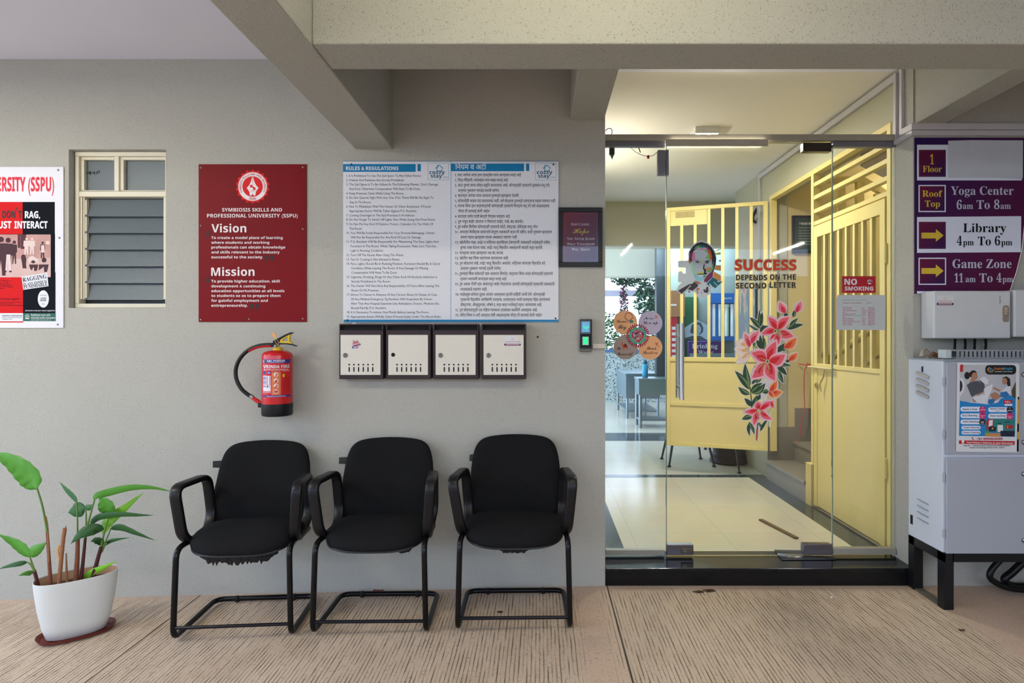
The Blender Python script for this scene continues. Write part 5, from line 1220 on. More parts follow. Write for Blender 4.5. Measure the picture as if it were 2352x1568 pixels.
for k in range(30):
    a = 2 * PI * k / 30
    outer.append(blade(mc[0] + 225 * math.cos(a), mc[1] + 225 * math.sin(a), mc[0] + 315 * math.cos(a + 0.05), mc[1] + 315 * math.sin(a + 0.05), 20, 4))
sh.polys('outer_petals', M('#8A2848', 0.6, var=0.4, vs=60), outer[0::2], ST2 + 0.0012)
sh.polys('outer_petals_red', M('#B0304A', 0.6, var=0.3, vs=60), outer[1::2], ST2 + 0.0012)
sc_ = [(mc[0] + (222 + 16 * math.cos(10 * b)) * math.cos(b), mc[1] + (222 + 16 * math.cos(10 * b)) * math.sin(b)) for b in [2 * PI * k / 80 for k in range(80)]]
sh.polys('dark_rim', M('#2A3A48', 0.6), [sc_], ST2 + 0.0014)
sc_ = [(mc[0] + (210 + 15 * math.cos(10 * b)) * math.cos(b), mc[1] + (210 + 15 * math.cos(10 * b)) * math.sin(b)) for b in [2 * PI * k / 80 for k in range(80)]]
sh.polys('green_ring', M('#45AE8E', 0.6, var=0.05), [sc_], ST2 + 0.0016)
sc_ = [(mc[0] + (172 + 12 * math.cos(10 * b + PI)) * math.cos(b), mc[1] + (172 + 12 * math.cos(10 * b + PI)) * math.sin(b)) for b in [2 * PI * k / 80 for k in range(80)]]
sh.polys('inner_field', M('#8A8A84', 0.6, var=0.3, vs=120), [sc_], ST2 + 0.0018)
rnd = random.Random(3)
for nm, c, n_ in (('inner_dots_red', '#C02048', 12), ('inner_dots_plum', '#7A1C58', 10), ('inner_dots_coral', '#D05A50', 8), ('inner_dots_pale', '#D8C0CC', 7)):
    ds = []
    for k in range(n_):
        a = rnd.random() * 6.28; r_ = 150 * math.sqrt(rnd.random()); ds.append(disc(mc[0] + r_ * math.cos(a), mc[1] + r_ * math.sin(a), 14 + 16 * rnd.random(), 10))
    sh.polys(nm, M(c, 0.6, var=0), ds, ST2 + 0.0019 + 0.0002 * n_ / 4)

# generic faceted portrait sticker
ZP = (1550, 540, 10.45)
t, sh = gsheet('portrait_sticker', 'faceted multicoloured portrait sticker of a person with round glasses, on the glass door', 'sticker', (1610, 680), ZP)
sh.polys('outline', M('#C9D2D6', 0.6, var=0.02), [[(330, 600), (320, 420), (400, 270), (520, 160), (640, 130), (780, 170), (900, 270), (970, 400), (1000, 560), (990, 720), (930, 880), (920, 1000), (1150, 1110), (960, 1290), (880, 1250), (860, 1400), (700, 1510), (540, 1470), (480, 1360), (410, 1360), (330, 1320), (160, 1430), (40, 1330), (75, 1230), (170, 1130), (75, 1120), (80, 900), (120, 860), (170, 870), (190, 920), (260, 920), (260, 780), (80, 770), (75, 640), (100, 615), (290, 610)]], ST2)
FC = {'h': '#2E2A30', 'g': '#58A070', 't': '#1F6A66', 'm': '#7C3258', 'p': '#C880A0', 'o': '#BE5E36', 'l': '#7CB868', 's': '#B2BEC4', 'a': '#9FD8B8', 'y': '#C2C468', 'c': '#8ECAD8', 'w': '#CCD4D8', 'r': '#9A3440', 'b': '#453E42', 'e': '#1D6672', 'n': '#C88A4E'}
FCE = [('h', [(345, 560), (350, 400), (430, 270), (540, 185), (640, 160), (760, 195), (880, 290), (950, 410), (990, 560), (975, 700), (930, 880), (880, 900), (890, 520), (850, 360), (740, 300), (560, 300), (440, 390), (420, 560), (400, 650), (360, 620)]),
       ('s', [(425, 560), (440, 400), (580, 320), (740, 320), (860, 420), (890, 620), (900, 820), (840, 960), (700, 1060), (560, 1040), (450, 920), (390, 760)]),
       ('g', [(450, 350), (500, 270), (600, 240), (600, 300), (520, 320)]), ('t', [(600, 300), (610, 240), (720, 250), (740, 295)]), ('m', [(740, 290), (780, 265), (850, 350), (800, 370)]), ('m', [(350, 430), (425, 410), (440, 520), (400, 570), (355, 540)]), ('p', [(430, 410), (475, 400), (485, 560), (440, 640), (400, 580)]),
       ('p', [(480, 350), (640, 310), (760, 330), (770, 355), (620, 345)]), ('o', [(780, 360), (850, 360), (890, 500), (890, 600), (820, 565), (845, 510), (790, 420)]), ('l', [(735, 550), (800, 440), (845, 510), (815, 575)]), ('l', [(690, 365), (780, 360), (790, 430)]),
       ('a', [(365, 660), (430, 680), (440, 840), (530, 960), (470, 960), (400, 850)]), ('l', [(430, 920), (510, 930), (540, 980), (480, 990)]), ('y', [(540, 900), (640, 870), (700, 890), (690, 930), (560, 930)]), ('c', [(460, 990), (600, 940), (690, 1010), (690, 1060), (600, 1120), (500, 1080)]), ('w', [(560, 950), (690, 945), (670, 1000), (580, 1020)]),
       ('y', [(620, 620), (690, 600), (700, 640), (630, 670)]), ('n', [(750, 790), (850, 760), (860, 840), (760, 860)]), ('g', [(880, 780), (930, 620), (925, 820), (830, 900), (750, 880)]), ('m', [(700, 1070), (790, 950), (930, 830), (905, 1000), (770, 1130), (700, 1120)]), ('h', [(690, 700), (720, 690), (700, 800), (750, 820), (740, 900), (790, 920), (740, 945), (540, 945), (560, 925), (690, 925), (700, 860), (670, 800)]), ('g', [(600, 990), (760, 955), (720, 1015), (640, 1020)]),
       ('h', [(455, 595), (540, 610), (600, 640), (530, 630)]), ('h', [(470, 665), (530, 635), (600, 662), (560, 668), (520, 660)]), ('h', [(690, 660), (760, 610), (880, 605), (790, 635)]), ('h', [(720, 680), (770, 640), (830, 660), (780, 675)]), ('o', [(320, 560), (350, 545), (375, 620), (365, 700), (330, 640)]),
       ('b', [(75, 1330), (330, 1180), (430, 1160), (460, 1110), (555, 1190), (545, 1230), (420, 1335), (300, 1290), (380, 1200), (160, 1405)]), ('w', [(290, 1290), (370, 1195), (385, 1215), (300, 1300)]), ('e', [(760, 1170), (910, 1005), (1025, 1080), (1015, 1130), (1135, 1115), (1020, 1220), (970, 1270), (900, 1230), (850, 1240)]), ('w', [(815, 1165), (835, 1160), (900, 1230), (850, 1240)]), ('w', [(925, 1130), (935, 1120), (1025, 1210), (1015, 1222)]),
       ('b', [(680, 1310), (700, 1290), (730, 1330), (760, 1240), (795, 1240), (800, 1350), (770, 1390), (700, 1370)]), ('o', [(470, 1080), (560, 1120), (630, 1150), (590, 1175), (520, 1150)]), ('o', [(515, 1300), (560, 1260), (600, 1290), (540, 1320), (565, 1400), (545, 1400)]), ('p', [(610, 1335), (630, 1340), (660, 1405), (640, 1405)]), ('r', [(320, 1340), (360, 1335), (360, 1375), (320, 1375)]),
       ('n', [(985, 720), (1100, 725), (1100, 855), (950, 830)]), ('n', [(940, 870), (1100, 970), (1100, 1110), (980, 1050), (915, 980)]), ('y', [(970, 430), (1100, 400), (1100, 465), (975, 475)]), ('y', [(965, 380), (1100, 315), (1100, 345), (975, 400)]), ('r', [(1060, 595), (1100, 595), (1100, 635), (1060, 635)])]
first = [('hair', '#2E2A30', [FCE[0][1]]), ('face', FC['s'], [FCE[1][1]])]
for k, (nm, col, p) in enumerate(first): sh.polys(nm, M(col, 0.6, var=0.02), p, ST2 + 0.0004 + 0.0003 * k)
rest = {}
for k, (c, p) in enumerate(FCE[2:]): rest.setdefault(c, []).append(p)
for k, c in enumerate(sorted(rest, key=lambda q: 'mgtpolaycwnhrbe'.find(q) if q != 'w' else 99)): sh.polys('facets', M(FC[c], 0.6, var=0.02), rest[c], ST2 + 0.0011 + 0.00015 * k)
sh.polys('glasses', M('#9AA4A8', 0.4), ring_polys(790, 690, 84, 92, 28) + ring_polys(545, 690, 84, 90, 28), ST2 + 0.0040)

# success lettering
ZG = (1380, 280, 3.2667)
t, sh = gsheet('success_sticker', 'lettering sticker reading Success depends on the second letter, on the glass door', 'sticker', (1757, 664), ZG)
sh.text('red_lettering', M('#D2452A', 0.5, var=0), [('SUCCESS', 1004, 1468, 1110, 74, 's')], ST2 + 0.0005, fat=0.022)
sh.text('dark_lettering', M('#3A3326', 0.5, var=0), [('DEPENDS', 1014, 1248, 1186, 38, 's'), ('ON', 1268, 1342, 1183, 38, 's'), ('THE', 1362, 1464, 1182, 38, 's'), ('SECOND', 1012, 1242, 1248, 40, 's'), ('LETTER', 1266, 1466, 1243, 40, 's')], ST2 + 0.0005, fat=0.012)
sh.text('letter_edge', M('#BDB594', 0.6, var=0), [('SUCCESS', 1001, 1471, 1113, 80, 's'), ('DEPENDS', 1012, 1250, 1188, 42, 's'), ('ON', 1266, 1344, 1185, 42, 's'), ('THE', 1360, 1466, 1184, 42, 's'), ('SECOND', 1010, 1244, 1250, 44, 's'), ('LETTER', 1264, 1468, 1245, 44, 's')], ST2 + 0.0001, fat=0.06)

# lilies
ZL = (1670, 680, 4.61)
t, sh = gsheet('lily_sticker', 'tall sticker of red and pink lilies with green leaves, on the glass door', 'sticker', (1757, 1012), ZL)
petals = []   # base x,y, tip x,y, half width, bend, kind
def P_(k, *a): petals.append((k, (*a[:4], a[4] * 1.16, a[5])))
for a in ((520, 350, 425, 208, 44, 12), (520, 360, 345, 405, 40, 10), (540, 350, 668, 205, 46, -14), (560, 370, 715, 430, 48, 14), (530, 380, 545, 520, 42, 8), (500, 400, 445, 475, 18, 0)): P_('r', *a)
for a in ((425, 690, 525, 455, 58, -8), (415, 690, 240, 590, 62, 22), (425, 695, 245, 885, 66, -16), (440, 690, 632, 612, 62, 24), (440, 700, 510, 915, 62, 20)): P_('r', *a)
for a in ((335, 1205, 320, 1105, 44, 0), (335, 1205, 165, 1225, 34, -8), (345, 1205, 512, 1100, 34, -12), (350, 1210, 482, 1312, 34, 18), (330, 1210, 275, 1385, 36, 6), (470, 1120, 492, 1190, 22, 8)): P_('r', *a)
for a in ((240, 540, 178, 380, 40, 10), (255, 500, 345, 355, 40, -14)): P_('k', *a)
for a in ((225, 560, 82, 560, 75, 0), (225, 590, 95, 705, 34, -18), (220, 520, 90, 490, 45, 0)): P_('w', *a)
for a in ((615, 180, 545, 50, 44, -6), (725, 175, 788, 40, 36, 6)): P_('k', *a)
for a in ((600, 550, 745, 430, 44, 16), (650, 680, 752, 595, 34, 6), (450, 1010, 590, 1010, 40, 20), (450, 1010, 530, 880, 34, 10), (440, 1010, 500, 1080, 24, 0)): P_('o', *a)
leaves = [(350, 340, 240, 225, 26, 8), (345, 330, 375, 170, 26, -6), (335, 320, 345, 140, 14, 0), (350, 380, 432, 315, 28, -10), (350, 370, 218, 295, 12, -4), (640, 350, 810, 300, 24, -10), (660, 330, 750, 232, 22, -4), (372, 560, 305, 460, 26, 4), (385, 570, 395, 440, 20, 0), (360, 520, 350, 410, 18, 0), (285, 540, 290, 470, 14, 0), (520, 590, 612, 495, 28, 8), (590, 580, 618, 560, 12, 0), (620, 690, 668, 680, 16, 0), (520, 735, 680, 735, 20, -8), (530, 740, 635, 840, 26, -6), (545, 790, 598, 925, 22, 6), (610, 180, 640, 235, 22, 0), (700, 225, 720, 140, 20, 0),
          (240, 990, 82, 790, 34, 10), (240, 960, 190, 712, 34, -14), (240, 1040, 118, 962, 28, -10), (250, 1020, 375, 918, 26, -14), (260, 1030, 405, 920, 34, 22), (300, 920, 380, 845, 24, -6), (262, 930, 300, 880, 14, 0), (440, 1000, 372, 1020, 24, 0), (255, 1165, 182, 1080, 24, 6), (262, 1165, 318, 1045, 26, 8), (325, 1100, 352, 1035, 18, 0), (265, 1275, 155, 1305, 26, 8), (240, 1330, 240, 1480, 18, 14), (228, 1330, 290, 1465, 18, -8), (350, 1430, 435, 1295, 16, -8), (330, 1335, 370, 1400, 12, 0)]
stems_ = [[(372, 300), (384, 300), (392, 600), (380, 600)], [(240, 960), (250, 960), (268, 1180), (256, 1180)], [(318, 1340), (328, 1345), (325, 1480), (316, 1535), (306, 1520)]]
pale = [blade(a[0], a[1], a[2] + 0.06 * (a[2] - a[0]), a[3] + 0.06 * (a[3] - a[1]), a[4] + 9, a[5]) for _, a in petals] + [blade(a[0], a[1], a[2] + 0.07 * (a[2] - a[0]), a[3] + 0.07 * (a[3] - a[1]), a[4] + 8, a[5]) for a in leaves] + [[(340, 520), (600, 540), (540, 760), (480, 960), (400, 1100), (330, 1100), (300, 960), (420, 860), (330, 620)], [(300, 1340), (340, 1340), (330, 1490), (314, 1550), (296, 1520)]]
for k in range(3): sh.polys('outline', M('#D2CFCB', 0.6, var=0.01), pale[k::3], ST2 + 0.00002 * k)
sh.polys('leaves', M('#2F4A34', 0.6, var=0.3, vs=40), [blade(*a) for a in leaves] , ST2 + 0.0004)
sh.polys('leaf_lights', M('#6F8A56', 0.6, var=0.2, vs=40), [blade(a[0], a[1], a[0] + (a[2] - a[0]) * 0.85, a[1] + (a[3] - a[1]) * 0.85, a[4] * 0.3, a[5] + a[4] * 0.35) for a in leaves[::2] + leaves[19:25]], ST2 + 0.0006)
sh.polys('stems', M('#33402C', 0.6), stems_, ST2 + 0.0005)
sh.polys('stem_red', M('#B05048', 0.6), [[(308, 1400), (326, 1400), (324, 1480), (314, 1535), (304, 1515)]], ST2 + 0.0007)
kinds = {'r': ('#E4606C', '#F0B2BE', '#D0242E'), 'k': ('#E67A88', '#F0BEC0', '#D0344A'), 'w': ('#EED4C6', '#F0E0D4', '#E4B07A'), 'o': ('#E4703A', '#EEB484', '#D44038')}
for i, kk in enumerate('wkor'):
    c0, c1, c2 = kinds[kk]; ps = [a for k2, a in petals if k2 == kk]
    for j, a in enumerate(ps):
        l0 = ST2 + 0.0010 + 0.0004 * i + 0.00005 * j
        o = sh.polys('petal', M(c1, 0.6, var=0.08, vs=60), [blade(*a)], l0)
        s_ = Sheet(o, GD, *ZL)
        s_.polys('petal_glow', M(c0, 0.6, var=0.1, vs=60), [blade(a[0], a[1], a[0] + (a[2] - a[0]) * 0.9, a[1] + (a[3] - a[1]) * 0.9, a[4] * 0.72, a[5] * 0.9)], l0 + 0.00002)
        s_.polys('petal_throat', M(c2, 0.6, var=0.1, vs=60), [blade(a[0], a[1], a[0] + (a[2] - a[0]) * 0.62, a[1] + (a[3] - a[1]) * 0.62, a[4] * 0.4, a[5] * 0.5)], l0 + 0.00004)
thr = []
for (bx, by, es) in ((505, 365, [(640, 345), (600, 415), (580, 440), (640, 400), (545, 440)]), (425, 690, [(330, 650), (295, 745), (300, 795), (345, 815), (375, 795), (450, 815), (460, 785)]), (335, 1205, [(310, 1280), (330, 1290), (400, 1240), (290, 1250)])):
    for ex_, ey2 in es: thr.append(blade(bx, by, ex_, ey2, 3.2, 6))
sh.polys('stamens', M('#B8B080', 0.6), thr + [disc(505, 370, 20, 12), disc(425, 692, 24, 14), disc(332, 1208, 18, 12)], ST2 + 0.0030)
sh.polys('anthers', M('#3A1820', 0.6), [disc(x, y, 7, 8, 5) for x, y in ((640, 402), (582, 437), (540, 455), (328, 648), (292, 745), (298, 797), (344, 815), (450, 818), (458, 787), (310, 1282), (332, 1290))] + [disc(425, 690, 9, 10), disc(505, 368, 9, 10)], ST2 + 0.0033)

# no smoking sticker and phone list on the right pane
ZN = (1910, 620, 10.45)
t, sh = gsheet('no_smoking_sticker', 'red no smoking sticker on the right glass pane', 'sticker', (1973, 673), ZN)
sh.polys('ground', M('#A81020', 0.5, var=0.03), [rect(250, 148, 1060, 550)], ST2)
sh.polys('border_line', M('#C04A4A', 0.5, var=0), frame_polys(268, 178, 1042, 530, 4), ST2 + 0.0003)
sh.text('lettering', M('#D6CDD2', 0.5, var=0), [('NO', 305, 610, 352, 140, 's'), ('SMOKING', 312, 1002, 490, 92, 's')], ST2 + 0.0004, fat=0.02)
sh.polys('symbol_disc', M('#D6CDD2', 0.5, var=0), [disc(915, 282, 70, 32)], ST2 + 0.0004)
sh.polys('symbol_cigarette', INK, [rect(856, 280, 965, 302), [(915, 215), (945, 240), (970, 265), (972, 300), (960, 300), (955, 270), (920, 240)], [(935, 205), (960, 225), (945, 235), (925, 215)]], ST2 + 0.0006)
sh.polys('symbol_bar', M('#A81020', 0.5), ring_polys(915, 282, 62, 74, 30) + [[(865, 225), (880, 215), (972, 325), (960, 340)]], ST2 + 0.0008)
t, sh = gsheet('phone_list', 'white paper list of hostel phone numbers stuck under the no smoking sticker', 'notice', (1975, 757), ZN)
sh.polys('sheet', M('#BCC0C2', 0.7, var=0.02), [[(150, 598), (1270, 600), (1288, 620), (1284, 1440), (110, 1435), (115, 680)]], ST2)
sh.text('title', M('#8FAE9E', 0.6, var=0), [('KRISHNAKUNJ HOSTEL', 258, 845, 740, 38, 'n')], ST2 + 0.0004)
MAG = M('#A8304E', 0.6, var=0)
rows = ['GIRLS RECTOR', 'GIRLS RECTOR', 'GIRL HOSTEL MANAGER', 'WI FI', 'SECURITY MANAGER', 'PAWAN HOSPITAL', 'BUS', 'HOSTEL MANAGER', 'NIGHT WATCHMAN', 'HOSTEL OPRATION MANAGER', 'HOSTEL OWNER', 'HOSTEL OWNER']
ends = [480, 480, 605, 332, 580, 503, 322, 530, 532, 688, 495, 500]
col2 = ['Day', 'NIGHT', 'Day/Nig', '24 HRS', '24 hrs', '24 hrs', 'Day', '24 hrs', 'Night', '24hrs', '24 hrs', '24 hrs']
it = [('EMERGENCY EMAIL ADDRESS', 285, 712, 800, 18, 's'), ('MO NO.', 853, 948, 798, 18, 's')]
for k, (r_, e_, c2_) in enumerate(zip(rows, ends, col2)):
    y = 912 + 37.3 * k; it += [(r_, 263, e_, y, 18, 's'), (c2_, 727, 727 + 16 * len(c2_), y, 17, 's'), ('98%08d' % (34567210 + 5123457 * k % 89999999), 872, 1036, y, 18, 's')]
sh.text('lettering', MAG, it, ST2 + 0.0004)
sh.polys('highlight', M('#8FC2B4', 0.6, var=0), [rect(510, 1078, 722, 1104)], ST2 + 0.0003)

# electromagnetic lock, closer box, wire and red button
t = thing('magnetic_lock', 'grey box of the magnetic door lock at the top corner of the glass door', 'lock', W(1524, 402, 3.5))
MB().pbox(1511, 1529.5, 344, 401, 3.478, 3.512).build('lock_body', ALUD, t, bevel=0.002)
MB().pbox(1530.5, 1536.5, 343, 402, 3.478, 3.512).build('armature_box', ALUD, t, bevel=0.002)
t = thing('exit_wiring', 'thin black wire with a small red cap behind the top of the left pane', 'wire', W(1488, 360, 3.56))
MB().tube(crom([W(x, y, 3.57) for x, y in ((1446, 336), (1462, 350), (1484, 358.5), (1500, 357), (1511, 347))], 5), 0.0016, 6).build('wire', BLK, t)
MB().tube([W(1489, 357, 3.56), W(1489, 364, 3.56)], 0.0075, 12).build('cap', M('#C8201E', 0.4), t)
tag(MB().tube(crom([W(x, y, 3.60) for x, y in ((1454, 322), (1465, 335), (1471, 350))], 5), 0.003, 6).build('cable_end', BLK), 'black cable end hanging behind the header left of the magnetic lock', 'cable')
tag(MB().tube(crom([W(x, y, 3.5) for x, y in ((1391, 300), (1397, 295), (1404, 296), (1406, 303), (1404, 310))], 5), 0.0025, 6).build('cable_loop', BLK), 'black cable loop on top of the door header at its left end', 'cable')
t = thing('door_sensor', 'small dark sensor hanging inside at the top left of the glass front', 'sensor', W(1406, 340, 3.555))
MB().pbox(1400, 1412, 326, 354, 3.552, 3.58).build('case', M('#3A463E', 0.4), t, bevel=0.003)
mb = MB(); a, b, c = W(1401, 354, 3.566), W(1411, 354, 3.566), W(1406, 366, 3.566)
mb.prism([(a.x, a.z), (b.x, b.z), (c.x, c.z)], a.y - 0.008, a.y + 0.008).build('lens', M('#7A8478', 0.2), t)
# floor spring plate
o = MB().add([W(x, y, dd) for x, y, dd in ((1778, 1265.5, 3.62), (1796, 1280, 3.455), (1920, 1279, 3.46), (1905, 1266, 3.6))], [[0, 1, 2, 3]]).build('cover_plate', M('#55565A', 0.25, 0.6))
o.modifiers.new('sheet', 'SOLIDIFY').thickness = 0.002
tag(o, 'thin steel cover plate on the black step under the door hinge', 'plate')
for v in o.data.vertices: v.co.z = LZ + 0.0045

# ---------------------------------------------------------------- gates
def bar(mb, p, q, w): mb.tube([p, q], w, 4)
# closed gate with fixed grille above, in the right lobby wall
XG = 2.085
def gy(d_): return dY(d_)
ga, gb = 3.60, 4.56
fr = thing('gate_frame', 'yellow steel frame with a fixed grille of sloping-looking bars over the stair gates', 'gate frame', (2.12, gy(3.6), LZ))
mb = MB()
for d_ in (3.592, 4.60, 5.44): mb.box(2.095, 2.15, gy(d_) - 0.02, gy(d_) + 0.02, LZ + (0.002 if d_ < 5 else 0.26), 2.678)
mb.box(2.095, 2.15, gy(3.58), gy(5.46), 2.64, 2.678)
mb.build('frame', YEL, fr, bevel=0.002)
for z in (2.56, 2.46, 2.355, 2.262):
    MB().box(2.10, 2.14, gy(3.61), gy(4.585), z - 0.015, z + 0.015).build('grille_bar', YEL, fr, bevel=0.002)
gt = thing('grille_gate', 'closed yellow steel gate with upright bars and a solid lower panel, behind the phone list', 'gate', (2.10, gy(3.63), LZ), group='yellow steel gates')
mb = MB()
mb.box(2.088, 2.118, gy(ga + 0.02), gy(ga + 0.075), 0.118, 2.235).box(2.088, 2.118, gy(gb - 0.055), gy(gb), 0.118, 2.235)
mb.box(2.088, 2.118, gy(ga + 0.02), gy(gb), 2.145, 2.235).box(2.088, 2.118, gy(ga + 0.02), gy(gb), 1.165, 1.195)
mb.build('gate_leaf_frame', YEL, gt, bevel=0.002)
MB().box(2.094, 2.100, gy(ga + 0.03), gy(gb - 0.01), 0.122, 1.19).build('panel', YELB, gt)
for k in range(7):
    y = gy(ga + 0.075) + (gb - ga - 0.13) * (k + 1) / 8
    MB().box(2.092, 2.117, y - 0.0125, y + 0.0125, 1.19, 2.15).build('bar', YEL, gt, bevel=0.001)
mb = MB().tube([(2.075, gy(4.62), 1.165), (2.075, gy(4.22), 1.165)], 0.009, 10).tube([(2.075, gy(4.36), 1.165), (2.07, gy(4.37), 1.10), (2.065, gy(4.41), 1.045), (2.07, gy(4.40), 0.99)], 0.007, 8)
mb.build('bolt', M('#C9B98A', 0.4, 0.2), gt)
MB().tube([Vector((2.08, gy(4.50) + 0.016 * math.cos(a), 1.03 + 0.016 * math.sin(a))) for a in [2 * PI * k / 14 for k in range(14)]], 0.005, 6, closed=True).build('staple_ring', M('#A08A5A', 0.4, 0.4), gt)
for z in (1.9, 0.6):
    MB().tube([(2.09, gy(ga + 0.012), z - 0.06), (2.09, gy(ga + 0.012), z + 0.06)], 0.010, 8).build('hinge', YEL, gt)
# open gate
hx, hy = 2.07, dY(5.43)
ang = math.atan2(dY(5.72) - hy, 1.229 - hx)
og = thing('grille_gate', 'open yellow steel gate with upright bars above and two solid panels below', 'gate', (hx, hy, 0), ang, 'yellow steel gates')
GW, g0, g1 = 0.905, 0.362, 2.628
kw = dict(parent=og, local=True)
mb = MB(); th = 0.017
mb.box(0, 0.035, -th, th, g0, g1).box(GW - 0.035, GW, -th, th, g0, g1).box(0.035, GW - 0.035, -th, th, g1 - 0.035, g1).box(0.035, GW - 0.035, -th, th, g0, g0 + 0.035)
mb.box(0.035, GW - 0.035, -th, th, 1.165, 1.205).box(0.035, GW - 0.035, -th, th, 0.745, 0.78)
mb.build('gate_leaf_frame', YEL, bevel=0.002, **kw)
MB().box(0.03, GW - 0.03, -0.004, 0.006, 0.775, 1.17).build('panel', YELB, **kw)
MB().box(0.03, GW - 0.03, -0.004, 0.006, 0.39, 0.75).build('panel', YELB, **kw)
for k in range(1, 7):
    x = 0.0175 + (GW - 0.035) * k / 7
    top = g1 - 0.03 if k < 5 else g1 - 0.17
    MB().box(x - 0.014, x + 0.014, -0.012, 0.012, 1.2, top).build('bar', YEL, bevel=0.001, **kw)
pt = MB().box(0.035 + (GW - 0.07) * 4 / 7 + 0.02, GW - 0.03, -0.012, 0.008, g1 - 0.175, g1 - 0.03).build('top_plate', YELB, **kw)
MB().box(GW - 0.26, GW - 0.085, 0.009, 0.0135, g1 - 0.10, g1 - 0.045).box(GW - 0.26, GW - 0.085, -0.0175, -0.013, g1 - 0.10, g1 - 0.045).build('number_plate', M('#A89868', 0.6, var=0.3, vs=60), parent=pt, local=True)
for z in (1.95, 0.8):
    MB().lathe([(0.012, z - 0.07), (0.012, z + 0.07)], (-0.012, 0, 0), 10).build('hinge', YEL, **kw)
# ---------------------------------------------------------------- stair hall contents
t = thing('framed_print', 'black framed dark green list of seven rules on the stair hall wall', 'picture', W(1850, 580, 5.46))
mb = MB()
for r in ((1821, 1880, 494.5, 499), (1821, 1880, 576, 581), (1821, 1825.5, 499, 576), (1875.5, 1880, 499, 576)): mb.pbox(*r, 5.44, 5.468)
mb.build('frame', BLK, t); MB().pbox(1824, 1877, 498, 577, 5.452, 5.468).build('print', M('#1F3B33', 0.4, var=0.1), t)
sh = Sheet(t, 5.452, 1380, 280, 3.2667)
sh.text('lettering', WHITE, [('7 RULES OF LIFE', 1488, 1614, 770, 16, 's')] + [('smile and be kind to all', 1484, 1610, 796 + 20.5 * k, 5, 'n') for k in range(7)], 0.001)
tag(MB().tube(crom([W(x, y, 5.40) for x, y in ((1856, 842), (1848, 850), (1847, 900), (1848, 940), (1840, 975), (1836, 1010), (1834, 1036))], 5), 0.004, 6).build('cord', M('#C02A28', 0.6)), 'thin red cord hanging in front of the stair hall wall', 'cord')
tag(MB().tube([Vector((2.36, dY(5.455), 1.15)), Vector((2.44, dY(5.40), 1.14)), Vector((2.42, dY(5.40), 1.16)), Vector((2.40, dY(5.40), 1.13)), Vector((2.45, dY(5.40), 1.15))], 0.004, 6).build('cord_knot', M('#C02A28', 0.6)), 'small knot of red cord tied to the yellow post in the stair hall', 'cord')
rl = thing('stair_rail', 'yellow pipe stair railing rising to the right, seen through the closed gate bars', 'railing', (2.3, dY(4.61), 0.45))
def rail(dz): return [(2.2, dY(4.61), 1.02 + dz), (4.38, dY(4.61), 2.55 + dz)]
MB().tube(rail(0.18), 0.028, 12).build('handrail', YEL, rl)
for k, dz in enumerate((-0.06, -0.26)): MB().tube(rail(dz), 0.014, 8).build('rail_bar', YEL, rl)
for x in (2.22, 2.9, 3.6, 4.3):
    MB().tube([(x, dY(4.61), 0.42 + (x - 2.24) * 0.7), (x, dY(4.61), 1.2 + (x - 2.2) * 0.70)], 0.016, 8).build('post', YEL, rl)
MB().lathe([(0.0, 0.035), (0.025, 0.025), (0.035, 0), (0.025, -0.025), (0.012, -0.04), (0.012, -0.1)], (2.2, dY(4.61), 1.26), 14).build('knob', M('#D8CC9A', 0.4), rl)
sg = thing('stair_grille', 'yellow grille of upright bars with a sloping top, deep in the stair hall', 'grille', (3.2, dY(5.2), 1.2))
for k in range(4):
    x = 2.62 + 0.16 * k; MB().box(x - 0.03, x + 0.03, dY(5.18), dY(5.22), 0.9, 2.74 - (0 if k < 2 else 0.10 * (k - 1))).build('bar', YEL, sg)
MB().sweep([(2.4, dY(5.2), 2.76), (2.80, dY(5.2), 2.76), (3.7, dY(5.2), 2.22)], [(-0.025, -0.025), (0.025, -0.025), (0.025, 0.025), (-0.025, 0.025)], (0, 1, 0)).build('top_rail', YEL, sg)

p0, p1 = W(1747, 1195, F * (H - LZ) / (1195 - CY)), W(1830, 1238, F * (H - LZ) / (1238 - CY))
ax = (p1 - p0).normalized(); sd = Vector((-ax.y, ax.x, 0)) * 0.014
tag(MB().add([p0 - sd, p0 + sd, p1 + sd, p1 - sd] + [q + Vector((0, 0, 0.012)) for q in (p0 - sd, p0 + sd, p1 + sd, p1 - sd)], [[3, 2, 1, 0], [4, 5, 6, 7], [0, 1, 5, 4], [1, 2, 6, 5], [2, 3, 7, 6], [3, 0, 4, 7]]).build('wooden_lath', M('#6A5640', 0.7, var=0.3, vs=60)), 'short worn wooden lath lying on the lobby floor tiles', 'lath')

# ---------------------------------------------------------------- lobby and kitchen things
LEGM = M('#14181A', 0.35, var=0.1)
def floor_pt(x, y): return W(x, y, F * (H - LZ) / (y - CY))
def low_table(name, label, feet, top_c, top_r):
    t = thing(name, label, 'table', (top_c[0], top_c[1], LZ), group='low tables behind the open gate')
    for (x, y) in feet:
        p = floor_pt(x, y); q = Vector(top_c) + (Vector((p.x, p.y, 0)) - Vector((top_c[0], top_c[1], 0))) * 0.62; q.z = top_c[2] - 0.01
        MB().tube([p + Vector((0, 0, 0.012)), q], [0.010, 0.017], 10).lathe([(0.020, LZ + 0.0015), (0.020, LZ + 0.012), (0.010, LZ + 0.02)], (p.x, p.y, 0), 12).build('leg', LEGM, t)
    MB().box(top_c[0] - top_r[0], top_c[0] + top_r[0], top_c[1] - top_r[1], top_c[1] + top_r[1], top_c[2] - 0.02, top_c[2] + 0.012).build('tabletop', M('#3A2C24', 0.4, var=0.1), t, bevel=0.004)
f4 = [floor_pt(1520, 1054), floor_pt(1537, 1072), floor_pt(1640, 1072), floor_pt(1609, 1054)]
c = sum(f4, Vector()) / 4
